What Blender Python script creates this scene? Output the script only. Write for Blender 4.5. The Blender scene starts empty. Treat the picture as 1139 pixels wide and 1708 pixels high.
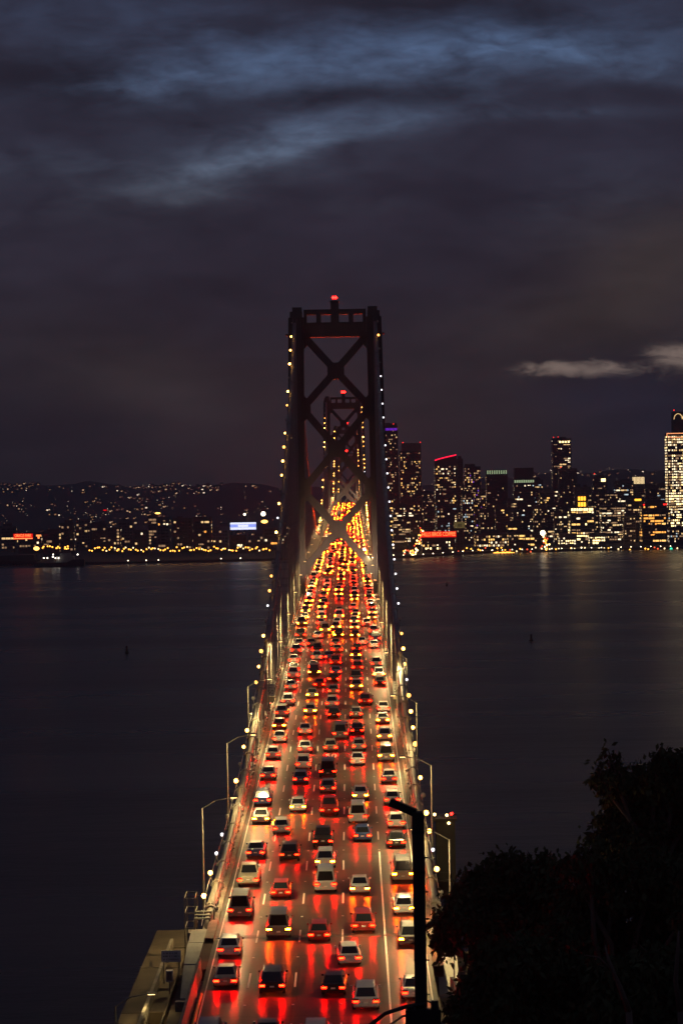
import bpy, math, random
import numpy as np
from mathutils import Vector, Matrix

random.seed(7)
RNG = np.random.default_rng(7)
sc = bpy.context.scene
col = sc.collection
R = math.radians

# ------------------------------------------------------------------ camera, sky, sun, exposure
CAM = Vector((3.07, 0.0, 103.0))
F_PX, XV, YH, ROLL = 3633.0, 585.0, 801.0, 0.0175
cam_d = bpy.data.cameras.new('camera'); cam = bpy.data.objects.new('camera', cam_d); col.objects.link(cam)
cam_d.sensor_fit = 'HORIZONTAL'; cam_d.sensor_width = 24.0; cam_d.lens = 24.0 * F_PX / 1139.0
cam_d.clip_start = 0.5; cam_d.clip_end = 40000
yaw = (XV - 569.5) / F_PX; pitch = (854 - YH) / F_PX
cam.matrix_world = (Matrix.Translation(CAM) @ Matrix.Rotation(yaw, 4, 'Z')
                    @ Matrix.Rotation(R(90) - pitch, 4, 'X') @ Matrix.Rotation(-ROLL, 4, 'Z'))
sc.camera = cam

def uv_of(px, py):
    dx, dy = px - 569.5, py - 854.0
    return (px - ROLL * dy - XV) / F_PX, (YH - (py + ROLL * dx)) / F_PX
def at(px, py, Y):
    u, v = uv_of(px, py)
    return Vector((CAM.x + u * Y, Y, CAM.z + v * Y))

SUN_AZ, SUN_EL = R(14), R(0.6)
def build_world():
    w = bpy.data.worlds.new('World'); sc.world = w; w.use_nodes = True
    nt = w.node_tree; N = nt.nodes; L = nt.links; N.clear()
    def val(x):
        return x
    def link(a, b): L.new(a, b)
    def math_(op, a, b=None, c=None, clamp=False):
        n = N.new('ShaderNodeMath'); n.operation = op; n.use_clamp = clamp
        for i, x in enumerate((a, b, c)):
            if x is None: continue
            if isinstance(x, (int, float)): n.inputs[i].default_value = x
            else: link(x, n.inputs[i])
        return n.outputs[0]
    def mixc(f, a, b):
        n = N.new('ShaderNodeMix'); n.data_type = 'RGBA'
        for s, x in ((n.inputs[0], f), (n.inputs[6], a), (n.inputs[7], b)):
            if isinstance(x, (int, float)): s.default_value = x
            elif isinstance(x, tuple): s.default_value = (*x, 1)
            else: link(x, s)
        return n.outputs[2]
    tc = N.new('ShaderNodeTexCoord')
    sep = N.new('ShaderNodeSeparateXYZ'); link(tc.outputs['Generated'], sep.inputs[0])
    ax = math_('MAXIMUM', math_('ABSOLUTE', sep.outputs[1]), 0.12)
    u0 = math_('DIVIDE', sep.outputs[0], ax); v0 = math_('DIVIDE', sep.outputs[2], ax)
    # drifting, stretched warp so that every cloud edge is torn
    cmb = N.new('ShaderNodeCombineXYZ'); link(math_('MULTIPLY', u0, 10.0), cmb.inputs[0]); link(math_('MULTIPLY', v0, 26.0), cmb.inputs[1])
    def noise(vec, scale, detail, rough=0.55, off=0.0, dist=0.0):
        m = N.new('ShaderNodeMapping'); m.inputs['Location'].default_value = (off, off * 1.7, off * 0.4); link(vec, m.inputs[0])
        n = N.new('ShaderNodeTexNoise'); n.inputs['Scale'].default_value = scale; n.inputs['Detail'].default_value = detail
        n.inputs['Roughness'].default_value = rough; n.inputs['Distortion'].default_value = dist
        link(m.outputs[0], n.inputs['Vector']); return n.outputs['Fac']
    n1 = noise(cmb.outputs[0], 1.0, 4, .5, 3.1); n2 = noise(cmb.outputs[0], 1.0, 4, .5, 9.7)
    n3 = noise(cmb.outputs[0], 2.6, 5, .55, 1.3, .3)
    n4 = noise(cmb.outputs[0], 6.5, 6, .62, 5.3, .8)
    u = math_('ADD', u0, math_('MULTIPLY', math_('SUBTRACT', n1, .5), .050))
    v = math_('ADD', v0, math_('MULTIPLY', math_('SUBTRACT', n2, .5), .022))
    def blob(px, py, sx, sy, ang, amp):
        cu, cv = uv_of(px, py); c, s = math.cos(R(ang)), math.sin(R(ang))
        du = math_('SUBTRACT', u, cu); dv = math_('SUBTRACT', v, cv)
        a = math_('ADD', math_('MULTIPLY', du, c * F_PX / sx), math_('MULTIPLY', dv, s * F_PX / sx))
        b = math_('ADD', math_('MULTIPLY', du, -s * F_PX / sy), math_('MULTIPLY', dv, c * F_PX / sy))
        q = math_('ADD', math_('MULTIPLY', a, a), math_('MULTIPLY', b, b))
        return math_('MULTIPLY', math_('EXPONENT', math_('MULTIPLY', q, -1.0)), amp)
    def total(bl):
        o = None
        for b in bl:
            k = blob(*b); o = k if o is None else math_('ADD', o, k)
        return o
    gaps = total([(620, 85, 520, 62, 2, .50), (430, 250, 300, 70, 10, .26), (700, 110, 330, 26, 6, .30), (950, 92, 130, 26, -6, .45), (300, 128, 170, 22, 6, .40), (225, 158, 60, 14, -12, .35),
                  (430, 255, 190, 26, 14, .62), (620, 220, 120, 16, 14, .45), (330, 325, 90, 12, 8, .22), (930, 190, 190, 14, -3, .28),
                  (60, 265, 160, 30, 0, .16), (1120, 110, 90, 34, -10, .35), (760, 130, 90, 20, -20, .18), (600, 345, 60, 14, 0, .10),
                  (150, 20, 260, 50, 0, .12), (1000, 330, 150, 60, 15, .10)])
    darks = total([(90, 120, 150, 50, -4, .55), (560, 165, 230, 26, 2, .5), (700, 10, 240, 26, -6, .35)])
    warm = total([(1090, 450, 220, 90, 20, .75), (250, 640, 200, 80, -18, .42), (700, 700, 300, 90, 0, .30), (960, 540, 260, 60, 4, .25)])
    pink = total([(1125, 602, 80, 26, -3, 1.15), (955, 626, 80, 15, -6, .88), (885, 612, 60, 12, -12, .55)])
    blue2 = total([(1080, 700, 130, 60, -10, .5), (960, 660, 110, 25, 0, .25)])
    # the same broken overcast goes on above and around the part in view
    high = N.new('ShaderNodeMapRange'); link(v0, high.inputs[0]); high.inputs[1].default_value = .24; high.inputs[2].default_value = .5
    rnd = N.new('ShaderNodeMapRange'); link(n3, rnd.inputs[0]); rnd.inputs[1].default_value = .5; rnd.inputs[2].default_value = .8
    gaps = math_('ADD', gaps, math_('MULTIPLY', math_('MULTIPLY', high.outputs[0], rnd.outputs[0]), .7))
    wisp = N.new('ShaderNodeMapRange'); link(n3, wisp.inputs[0]); wisp.inputs[1].default_value = .34; wisp.inputs[2].default_value = .64
    wisp.inputs[3].default_value = .22; wisp.inputs[4].default_value = 1.25
    gaps = math_('MULTIPLY', gaps, math_('ADD', .42, math_('MULTIPLY', n4, 1.16)))
    gaps = math_('MULTIPLY', math_('SUBTRACT', gaps, math_('MULTIPLY', darks, .35)), wisp.outputs[0], clamp=True)
    sky = N.new('ShaderNodeTexSky'); sky.sky_type = 'NISHITA'; sky.sun_disc = False
    sky.sun_elevation = SUN_EL; sky.sun_rotation = R(160); sky.altitude = 100; sky.dust_density = .4; sky.ozone_density = 3.0
    ramp = N.new('ShaderNodeValToRGB'); link(math_('MULTIPLY', math_('ADD', v0, .02), 3.2), ramp.inputs[0])
    cr = ramp.color_ramp
    cr.elements[0].position = 0.0; cr.elements[0].color = (.0165, .0128, .0160, 1)
    cr.elements[1].position = 1.0; cr.elements[1].color = (.0240, .0258, .0450, 1)
    e = cr.elements.new(.22); e.color = (.0210, .0176, .0245, 1)
    e = cr.elements.new(.50); e.color = (.0246, .0232, .0390, 1)
    cloud = mixc(math_('MULTIPLY', warm, 1.0, clamp=True), ramp.outputs[0], (.048, .037, .036))
    pk = N.new('ShaderNodeMapRange'); pk.interpolation_type = 'SMOOTHSTEP'; link(math_('ADD', pink, math_('ADD', math_('MULTIPLY', math_('SUBTRACT', n4, .5), 1.8), math_('MULTIPLY', math_('SUBTRACT', n3, .5), 1.2))), pk.inputs[0]); pk.inputs[1].default_value = .10; pk.inputs[2].default_value = 1.25
    pk = math_('MULTIPLY', pk.outputs[0], math_('MULTIPLY', pink, 2.5, clamp=True))
    cloud = mixc(math_('MULTIPLY', pk, 1.0, clamp=True), cloud, (.26, .195, .168))
    cloud = mixc(math_('MULTIPLY', blue2, 1.0, clamp=True), cloud, (.020, .021, .042))
    dk = math_('SUBTRACT', 1.0, math_('MULTIPLY', darks, .75, clamp=True))
    lum = math_('MULTIPLY', dk, math_('ADD', .30, math_('ADD', math_('MULTIPLY', n3, .62), math_('MULTIPLY', n1, .78))))
    sc_ = N.new('ShaderNodeVectorMath'); sc_.operation = 'SCALE'; link(cloud, sc_.inputs[0]); link(lum, sc_.inputs['Scale'])
    b1 = N.new('ShaderNodeBackground'); link(sc_.outputs[0], b1.inputs[0]); b1.inputs[1].default_value = 1.0
    tint = N.new('ShaderNodeMix'); tint.data_type = 'RGBA'; tint.blend_type = 'MULTIPLY'; tint.inputs[0].default_value = 1
    link(sky.outputs[0], tint.inputs[6]); tint.inputs[7].default_value = (.92, .80, .98, 1)
    b2 = N.new('ShaderNodeBackground'); link(tint.outputs[2], b2.inputs[0]); b2.inputs[1].default_value = SKY_STRENGTH
    ms = N.new('ShaderNodeMixShader'); link(gaps, ms.inputs[0]); link(b1.outputs[0], ms.inputs[1]); link(b2.outputs[0], ms.inputs[2])
    o = N.new('ShaderNodeOutputWorld'); link(ms.outputs[0], o.inputs[0])
SKY_STRENGTH = 0.27
build_world()
sun_d = bpy.data.lights.new('sun', 'SUN'); sun_d.energy = 0.004; sun_d.angle = R(12); sun_d.color = (1, .85, .75)
sun = bpy.data.objects.new('sun', sun_d); col.objects.link(sun); sun.location = (0, 0, 400)
sun.rotation_euler = (R(90) - R(6), 0, R(180) - SUN_AZ)

vs = sc.view_settings
vs.view_transform = 'Standard'; vs.look = 'None'; vs.exposure = 0.0; vs.gamma = 1.0; vs.use_curve_mapping = False
cy = sc.cycles
cy.use_denoising = True
try: cy.denoiser = 'OPENIMAGEDENOISE'
except Exception: pass
cy.sample_clamp_indirect = 4.0; cy.sample_clamp_direct = 0.0
cy.max_bounces = 5; cy.diffuse_bounces = 2; cy.glossy_bounces = 3; cy.transmission_bounces = 2; cy.volume_bounces = 0
cy.caustics_reflective = False; cy.caustics_refractive = False
cy.use_light_tree = True

# ------------------------------------------------------------------ materials
MATS = {}
def mat(name, c, rough=.7, metal=0.0, var=.25, scale=1.2, bump=0.0, spec=.5, streak=None, coat=0.0):
    if name in MATS: return MATS[name]
    m = bpy.data.materials.new(name); m.use_nodes = True; MATS[name] = m
    nt = m.node_tree; b = nt.nodes['Principled BSDF']
    b.inputs['Roughness'].default_value = rough; b.inputs['Metallic'].default_value = metal
    b.inputs['Specular IOR Level'].default_value = spec; b.inputs['Coat Weight'].default_value = coat
    tc = nt.nodes.new('ShaderNodeTexCoord'); mp = nt.nodes.new('ShaderNodeMapping')
    nt.links.new(tc.outputs['Object'], mp.inputs[0])
    if streak: mp.inputs['Scale'].default_value = streak
    n = nt.nodes.new('ShaderNodeTexNoise'); n.inputs['Scale'].default_value = scale; n.inputs['Detail'].default_value = 5
    n.inputs['Roughness'].default_value = .62
    nt.links.new(mp.outputs[0], n.inputs['Vector'])
    r = nt.nodes.new('ShaderNodeMapRange'); nt.links.new(n.outputs['Fac'], r.inputs[0])
    r.inputs[1].default_value = .25; r.inputs[2].default_value = .75; r.inputs[3].default_value = 1 - var; r.inputs[4].default_value = 1 + var
    v = nt.nodes.new('ShaderNodeVectorMath'); v.operation = 'SCALE'; v.inputs[0].default_value = c; nt.links.new(r.outputs[0], v.inputs['Scale'])
    nt.links.new(v.outputs[0], b.inputs['Base Color'])
    if bump:
        bp = nt.nodes.new('ShaderNodeBump'); bp.inputs['Strength'].default_value = bump; bp.inputs['Distance'].default_value = .05
        nt.links.new(n.outputs['Fac'], bp.inputs['Height']); nt.links.new(bp.outputs[0], b.inputs['Normal'])
    return m
def glow(name, c, s, sampled=True):
    if name in MATS: return MATS[name]
    m = bpy.data.materials.new(name); m.use_nodes = True; MATS[name] = m
    nt = m.node_tree; nt.nodes.clear()
    e = nt.nodes.new('ShaderNodeEmission'); e.inputs[0].default_value = (*c, 1); e.inputs[1].default_value = s
    o = nt.nodes.new('ShaderNodeOutputMaterial'); nt.links.new(e.outputs[0], o.inputs[0])
    m.cycles.emission_sampling = 'FRONT_BACK' if sampled == 2 else ('AUTO' if sampled else 'NONE')
    return m

def asphalt():
    m = bpy.data.materials.new('asphalt'); m.use_nodes = True; nt = m.node_tree; N = nt.nodes; L = nt.links
    b = N['Principled BSDF']
    tc = N.new('ShaderNodeTexCoord'); mp = N.new('ShaderNodeMapping'); L.new(tc.outputs['Object'], mp.inputs[0])
    mp.inputs['Scale'].default_value = (1, .06, 1)
    n = N.new('ShaderNodeTexNoise'); n.inputs['Scale'].default_value = .9; n.inputs['Detail'].default_value = 6; L.new(mp.outputs[0], n.inputs['Vector'])
    n2 = N.new('ShaderNodeTexNoise'); n2.inputs['Scale'].default_value = 9; n2.inputs['Detail'].default_value = 3; L.new(tc.outputs['Object'], n2.inputs['Vector'])
    # wheel tracks: two polished bands in every 3.54 m lane
    sp = N.new('ShaderNodeSeparateXYZ'); L.new(tc.outputs['Object'], sp.inputs[0])
    w = N.new('ShaderNodeMath'); w.operation = 'MULTIPLY'; L.new(sp.outputs[0], w.inputs[0]); w.inputs[1].default_value = 2 * math.pi / 1.77
    cs = N.new('ShaderNodeMath'); cs.operation = 'COSINE'; L.new(w.outputs[0], cs.inputs[0])
    a = N.new('ShaderNodeMath'); a.operation = 'MULTIPLY_ADD'; L.new(cs.outputs[0], a.inputs[0]); a.inputs[1].default_value = .10; L.new(n.outputs['Fac'], a.inputs[2])
    a2 = N.new('ShaderNodeMath'); a2.operation = 'MULTIPLY_ADD'; L.new(n2.outputs['Fac'], a2.inputs[0]); a2.inputs[1].default_value = .25; L.new(a.outputs[0], a2.inputs[2])
    cr = N.new('ShaderNodeValToRGB'); L.new(a2.outputs[0], cr.inputs[0])
    cr.color_ramp.elements[0].position = .35; cr.color_ramp.elements[0].color = (.052, .047, .040, 1)
    cr.color_ramp.elements[1].position = .95; cr.color_ramp.elements[1].color = (.098, .088, .074, 1)
    # deck panel joints every 9.14 m and scattered rectangular patches
    fy = N.new('ShaderNodeMath'); fy.operation = 'FRACT'; dv = N.new('ShaderNodeMath'); dv.operation = 'DIVIDE'; L.new(sp.outputs[1], dv.inputs[0]); dv.inputs[1].default_value = 9.14; L.new(dv.outputs[0], fy.inputs[0])
    jt = N.new('ShaderNodeMath'); jt.operation = 'LESS_THAN'; L.new(fy.outputs[0], jt.inputs[0]); jt.inputs[1].default_value = .016
    mp3 = N.new('ShaderNodeMapping'); mp3.inputs['Scale'].default_value = (.30, .055, 0); L.new(tc.outputs['Object'], mp3.inputs[0])
    vo = N.new('ShaderNodeTexVoronoi'); vo.distance = 'CHEBYCHEV'; vo.inputs['Scale'].default_value = 1.0; L.new(mp3.outputs[0], vo.inputs['Vector'])
    pt = N.new('ShaderNodeSeparateColor'); L.new(vo.outputs['Color'], pt.inputs[0])
    pm = N.new('ShaderNodeMapRange'); L.new(pt.outputs[0], pm.inputs[0]); pm.inputs[1].default_value = 0; pm.inputs[2].default_value = 1; pm.inputs[3].default_value = .78; pm.inputs[4].default_value = 1.16
    jm = N.new('ShaderNodeMath'); jm.operation = 'MULTIPLY_ADD'; L.new(jt.outputs[0], jm.inputs[0]); jm.inputs[1].default_value = -.45; L.new(pm.outputs[0], jm.inputs[2])
    vm = N.new('ShaderNodeVectorMath'); vm.operation = 'SCALE'; L.new(cr.outputs[0], vm.inputs[0]); L.new(jm.outputs[0], vm.inputs['Scale'])
    L.new(vm.outputs[0], b.inputs['Base Color'])
    rr = N.new('ShaderNodeMapRange'); L.new(a2.outputs[0], rr.inputs[0]); rr.inputs[1].default_value = .3; rr.inputs[2].default_value = 1
    rr.inputs[3].default_value = .33; rr.inputs[4].default_value = .50
    ra = N.new('ShaderNodeMath'); ra.operation = 'MULTIPLY_ADD'; L.new(pt.outputs[1], ra.inputs[0]); ra.inputs[1].default_value = .10; L.new(rr.outputs[0], ra.inputs[2]); L.new(ra.outputs[0], b.inputs['Roughness'])
    b.inputs['Specular IOR Level'].default_value = .42
    n5 = N.new('ShaderNodeTexNoise'); n5.inputs['Scale'].default_value = 1.6; n5.inputs['Detail'].default_value = 6; n5.inputs['Roughness'].default_value = .7; L.new(tc.outputs['Object'], n5.inputs['Vector'])
    bp = N.new('ShaderNodeBump'); bp.inputs['Strength'].default_value = .25; bp.inputs['Distance'].default_value = .03; L.new(n5.outputs['Fac'], bp.inputs['Height']); L.new(bp.outputs[0], b.inputs['Normal'])
    # transverse tining of the bridge deck: the sheen spreads along the road
    b.inputs['Anisotropic'].default_value = .85; b.inputs['Anisotropic Rotation'].default_value = TINING
    tg = N.new('ShaderNodeTangent'); tg.direction_type = 'UV_MAP'; tg.uv_map = 'lane'; L.new(tg.outputs[0], b.inputs['Tangent'])
    return m
def water_mat():
    m = bpy.data.materials.new('bay_water'); m.use_nodes = True; nt = m.node_tree; N = nt.nodes; L = nt.links
    b = N['Principled BSDF']; b.inputs['Base Color'].default_value = (.005, .007, .012, 1); b.inputs['Roughness'].default_value = .22
    b.inputs['IOR'].default_value = 1.33; b.inputs['Specular IOR Level'].default_value = .24; b.inputs['Specular Tint'].default_value = (.80, .90, 1, 1)
    tc = N.new('ShaderNodeTexCoord')
    mp = N.new('ShaderNodeMapping'); mp.inputs['Scale'].default_value = (.02, .05, 1); L.new(tc.outputs['Object'], mp.inputs[0])
    n = N.new('ShaderNodeTexNoise'); n.inputs['Scale'].default_value = 1; n.inputs['Detail'].default_value = 8; n.inputs['Roughness'].default_value = .65
    L.new(mp.outputs[0], n.inputs['Vector'])
    bp = N.new('ShaderNodeBump'); bp.inputs['Strength'].default_value = .35; bp.inputs['Distance'].default_value = 2.0
    L.new(n.outputs['Fac'], bp.inputs['Height']); L.new(bp.outputs[0], b.inputs['Normal'])
    mp2 = N.new('ShaderNodeMapping'); mp2.inputs['Scale'].default_value = (.0012, .011, 1); L.new(tc.outputs['Object'], mp2.inputs[0])
    n2 = N.new('ShaderNodeTexNoise'); n2.inputs['Scale'].default_value = 1; n2.inputs['Detail'].default_value = 4; L.new(mp2.outputs[0], n2.inputs['Vector'])
    rr = N.new('ShaderNodeMapRange'); L.new(n2.outputs['Fac'], rr.inputs[0]); rr.inputs[1].default_value = .3; rr.inputs[2].default_value = .7
    rr.inputs[3].default_value = .24; rr.inputs[4].default_value = .32; L.new(rr.outputs[0], b.inputs['Roughness'])
    return m

TINING = 0.25
M_ASPHALT = asphalt(); M_WATER = water_mat()
M_STEEL = mat('tower_steel_paint', (.15, .138, .122), .6, 0, .22, .5, streak=(1, 1, .12))
M_CABLE = mat('cable_paint', (.27, .25, .215), .5, 0, .2, 1.5)
M_ROPE = mat('rope_paint', (.40, .37, .33), .55, 0, .15, 2)
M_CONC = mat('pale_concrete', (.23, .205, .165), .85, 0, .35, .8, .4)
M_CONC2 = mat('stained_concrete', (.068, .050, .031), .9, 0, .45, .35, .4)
M_HOOD = mat('housing_metal', (.33, .32, .29), .55, .1, .25, 1.2, streak=(1, .2, 1))
M_PAINT = mat('road_paint', (.78, .76, .68), .6, 0, .18, 3)
M_GALV = mat('galvanised_steel', (.22, .21, .195), .5, .4, .15, 3)
M_DARK = mat('dark_steel', (.018, .018, .018), .6, .2, .3, 1)
M_WOOD = mat('weathered_pole_wood', (.055, .042, .032), .9, 0, .4, 2, .5, streak=(1, 1, .1))
M_RUBBER = mat('tyre_rubber', (.015, .015, .015), .85)
M_GLASS = mat('car_glass', (.012, .014, .016), .08, 0, .05, 1, spec=.8)
M_SOIL = mat('hillside_soil', (.060, .050, .036), .95, 0, .4, .2, .5)
M_CITY = mat('city_ground', (.045, .042, .040), .9, 0, .4, .02)
M_HILL = mat('hill_ground', (.050, .045, .040), .95, 0, .4, .004)
M_BARK = mat('eucalyptus_bark', (.16, .11, .08), .9, 0, .4, 1.5, .4, streak=(1, 1, .15))
M_LEAF = mat('eucalyptus_leaf', (.080, .092, .042), .85, 0, .5, .35, spec=.1)
M_SIGNW = mat('sign_white', (.78, .76, .72), .5, 0, .08, 4)
M_SIGNY = mat('sign_cream', (.74, .60, .34), .5, 0, .08, 4)
M_BLACK = mat('sign_black', (.02, .02, .02), .5)
M_YELLOW = mat('yellow_pipe_paint', (.42, .34, .08), .6, 0, .3, 2)
M_HULL = mat('ship_hull_paint', (.02, .02, .024), .5)
M_SHIPW = mat('ship_house_paint', (.25, .24, .23), .6)

G_TAIL = [glow('tail_light_dim', (1, .0008, .00012), 460), glow('tail_light_red', (1, .0006, .00010), 900), glow('brake_light', (1, .050, .0009), 1500)]
G_HEAD = glow('headlight_warm', (1, .76, .42), 70)
G_LAMP = glow('cable_lamp_warm', (1, .43, .075), 14)
G_LAMPW = glow('cable_lamp_white', (.95, .93, 1), 3)
G_BEACON = glow('red_beacon', (1, .006, .004), 34)
G_SPOT = glow('street_lamp_amber', (1, .62, .22), 9)

# ------------------------------------------------------------------ helpers
def tag(o, label=None, cat=None, group=None, kind=None):
    if label: o['label'] = label
    if cat: o['category'] = cat
    if group: o['group'] = group
    if kind: o['kind'] = kind
    return o
def empty(name, loc=(0, 0, 0), rz=0.0):
    o = bpy.data.objects.new(name, None); o.location = loc; o.rotation_euler = (0, 0, rz); o.empty_display_size = .2
    col.objects.link(o); return o
def link_obj(name, me, parent=None, loc=(0, 0, 0), rot=(0, 0, 0), m=None):
    o = bpy.data.objects.new(name, me); col.objects.link(o); o.location = loc; o.rotation_euler = rot
    if parent: o.parent = parent
    if m is not None:
        if not me.materials: me.materials.append(m)
        if me.materials[0] is not m:
            o.material_slots[0].link = 'OBJECT'; o.material_slots[0].material = m
    return o
class MB:
    def __init__(s): s.v = []; s.f = []; s.mi = []
    def add(s, vs_, fs, mi=0):
        k = len(s.v); s.v += [tuple(p) for p in vs_]; s.f += [tuple(i + k for i in q) for q in fs]; s.mi += [mi] * len(fs); return s
    def box(s, x0, x1, y0, y1, z0, z1, mi=0):
        return s.add([(x0, y0, z0), (x1, y0, z0), (x1, y1, z0), (x0, y1, z0), (x0, y0, z1), (x1, y0, z1), (x1, y1, z1), (x0, y1, z1)],
                     [(3, 2, 1, 0), (4, 5, 6, 7), (0, 1, 5, 4), (1, 2, 6, 5), (2, 3, 7, 6), (3, 0, 4, 7)], mi)
    def beam(s, a, b, w, h, mi=0, up=(0, 0, 1)):
        a, b = Vector(a), Vector(b); d = (b - a).normalized(); u = Vector(up)
        if abs(d.dot(u)) > .99: u = Vector((0, 1, 0))
        x = d.cross(u).normalized() * (w / 2); y = x.cross(d).normalized() * (h / 2)
        p = [a - x - y, a + x - y, a + x + y, a - x + y, b - x - y, b + x - y, b + x + y, b - x + y]
        return s.add(p, [(3, 2, 1, 0), (4, 5, 6, 7), (0, 1, 5, 4), (1, 2, 6, 5), (2, 3, 7, 6), (3, 0, 4, 7)], mi)
    def tube(s, pts, rad, n=8, mi=0, caps=True):
        pts = [Vector(p) for p in pts]; rs = rad if isinstance(rad, (list, tuple)) else [rad] * len(pts)
        rings = []
        ref = Vector((0, 0, 1))
        d0 = (pts[1] - pts[0]).normalized()
        if abs(d0.dot(ref)) > .95: ref = Vector((0, 1, 0))
        vs_, fs = [], []
        for i, p in enumerate(pts):
            d = (pts[min(i + 1, len(pts) - 1)] - pts[max(i - 1, 0)]).normalized()
            x = d.cross(ref)
            if x.length < .05: x = d.cross(Vector((1, 0, 0)))
            x.normalize(); y = x.cross(d)
            for k in range(n):
                t = 2 * math.pi * k / n; vs_.append(p + (x * math.cos(t) + y * math.sin(t)) * rs[i])
        for i in range(len(pts) - 1):
            for k in range(n):
                fs.append((i * n + k, i * n + (k + 1) % n, (i + 1) * n + (k + 1) % n, (i + 1) * n + k))
        if caps: fs += [tuple(range(n - 1, -1, -1)), tuple((len(pts) - 1) * n + k for k in range(n))]
        return s.add(vs_, fs, mi)
    def prism(s, poly, axis, a, b, mi=0):
        n = len(poly)
        def pt(p, t):
            return {'x': (t, p[0], p[1]), 'y': (p[0], t, p[1]), 'z': (p[0], p[1], t)}[axis]
        return s.add([pt(p, a) for p in poly] + [pt(p, b) for p in poly],
                     [tuple(range(n - 1, -1, -1)), tuple(range(n, 2 * n))] + [(i, (i + 1) % n, n + (i + 1) % n, n + i) for i in range(n)], mi)
    def quad(s, p, mi=0): return s.add(p, [(0, 1, 2, 3)], mi)
    def sphere(s, c, r, n=10, m=6, mi=0, sz=1.0):
        vs_ = [(c[0], c[1], c[2] - r * sz)]; fs = []
        for j in range(1, m):
            t = math.pi * j / m
            for k in range(n):
                a = 2 * math.pi * k / n
                vs_.append((c[0] + r * math.sin(t) * math.cos(a), c[1] + r * math.sin(t) * math.sin(a), c[2] - r * sz * math.cos(t)))
        vs_.append((c[0], c[1], c[2] + r * sz)); T = len(vs_) - 1
        for k in range(n):
            fs.append((0, 1 + (k + 1) % n, 1 + k)); fs.append((T, 1 + (m - 2) * n + k, 1 + (m - 2) * n + (k + 1) % n))
            for j in range(m - 2):
                fs.append((1 + j * n + k, 1 + j * n + (k + 1) % n, 1 + (j + 1) * n + (k + 1) % n, 1 + (j + 1) * n + k))
        return s.add(vs_, fs, mi)
    def mesh(s, name, mats, smooth=False):
        me = bpy.data.meshes.new(name); me.from_pydata(s.v, [], s.f)
        for m in (mats if isinstance(mats, (list, tuple)) else [mats]): me.materials.append(m)
        if max(s.mi, default=0) > 0: me.polygons.foreach_set('material_index', s.mi)
        if smooth: me.polygons.foreach_set('use_smooth', [True] * len(me.polygons))
        me.update(); return me
    def build(s, name, mats, parent=None, loc=(0, 0, 0), rot=(0, 0, 0), smooth=False):
        return link_obj(name, s.mesh(name, mats, smooth), parent, loc, rot)
def ordinal(n):
    return f"{n}{'th' if 10 <= n % 100 <= 20 else {1: 'st', 2: 'nd', 3: 'rd'}.get(n % 10, 'th')}"
def text_mesh(name, s, size, m, extrude=.01):
    c = bpy.data.curves.new(name, 'FONT'); c.body = s; c.size = size; c.extrude = extrude; c.align_x = 'CENTER'; c.align_y = 'CENTER'; c.resolution_u = 3
    o = bpy.data.objects.new(name + '_tmp', c); col.objects.link(o)
    dg = bpy.context.evaluated_depsgraph_get(); me = bpy.data.meshes.new_from_object(o.evaluated_get(dg))
    bpy.data.objects.remove(o); bpy.data.curves.remove(c)
    me.name = name; me.materials.clear(); me.materials.append(m)
    return me

# ------------------------------------------------------------------ bridge profile
PX = np.array([-200, 100, 179, 356, 533, 720, 932, 1237, 1590, 1760, 1945, 2650, 3000, 3300.])
PZ = np.array([64.0, 64.0, 65.1, 70.4, 75.2, 77.0, 78.4, 80.6, 84.6, 84.4, 81.5, 66, 56, 45.])
def pchip(x):
    h = np.diff(PX); d = np.diff(PZ) / h; m = np.zeros(len(PX)); m[0], m[-1] = d[0], d[-1]
    for i in range(1, len(PX) - 1):
        m[i] = 0 if d[i - 1] * d[i] <= 0 else 2 / (1 / d[i - 1] + 1 / d[i])
    i = int(np.clip(np.searchsorted(PX, x) - 1, 0, len(h) - 1)); t = (x - PX[i]) / h[i]
    return ((1 + 2 * t) * (1 - t) ** 2 * PZ[i] + t * (1 - t) ** 2 * h[i] * m[i] + t * t * (3 - 2 * t) * PZ[i + 1] + t * t * (t - 1) * h[i] * m[i + 1])
PANEL = 9.14
ST = [179 + PANEL * k for k in range(-13, 330)]
SZ = [float(pchip(y)) for y in ST]
def zd(y): return float(np.interp(y, ST, SZ))
def slope(y): return (zd(y + 2) - zd(y - 2)) / 4
def rotx(y): return math.atan(slope(y))
Y_ANCH, Y_T = 179.0, (533.0, 1237.0, 1945.0, 2650.0)
Y_MID, Y_END = 1590.0, 3000.0
CX = 9.75          # cable plane
SADDLE = 67.2      # cable height above the deck at a tower

def para(y, ya, za, yb, zb, sag):
    t = (y - ya) / (yb - ya); return za + (zb - za) * t - 4 * sag * t * (1 - t)
def zcable(y):
    T = [zd(t) + SADDLE for t in Y_T]
    if y <= Y_T[0]: s = max(0, y - 185); return 66.0 + (T[0] - 66.0) / 348 ** 2 * s * s - max(0, 191 - y) * .26
    if y <= Y_T[1]: return para(y, Y_T[0], T[0], Y_T[1], T[1], (T[0] + T[1]) / 2 - zd(885) - 4)
    if y <= Y_MID: return para(y, Y_T[1], T[1], Y_MID, zd(Y_MID) + 2.5, 16)
    if y <= Y_T[2]: return para(y, Y_MID, zd(Y_MID) + 2.5, Y_T[2], T[2], 16)
    if y <= Y_T[3]: return para(y, Y_T[2], T[2], Y_T[3], T[3], (T[2] + T[3]) / 2 - zd(2298) - 4)
    return para(y, Y_T[3], T[3], Y_END, zd(Y_END) + 2, 14)

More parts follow.
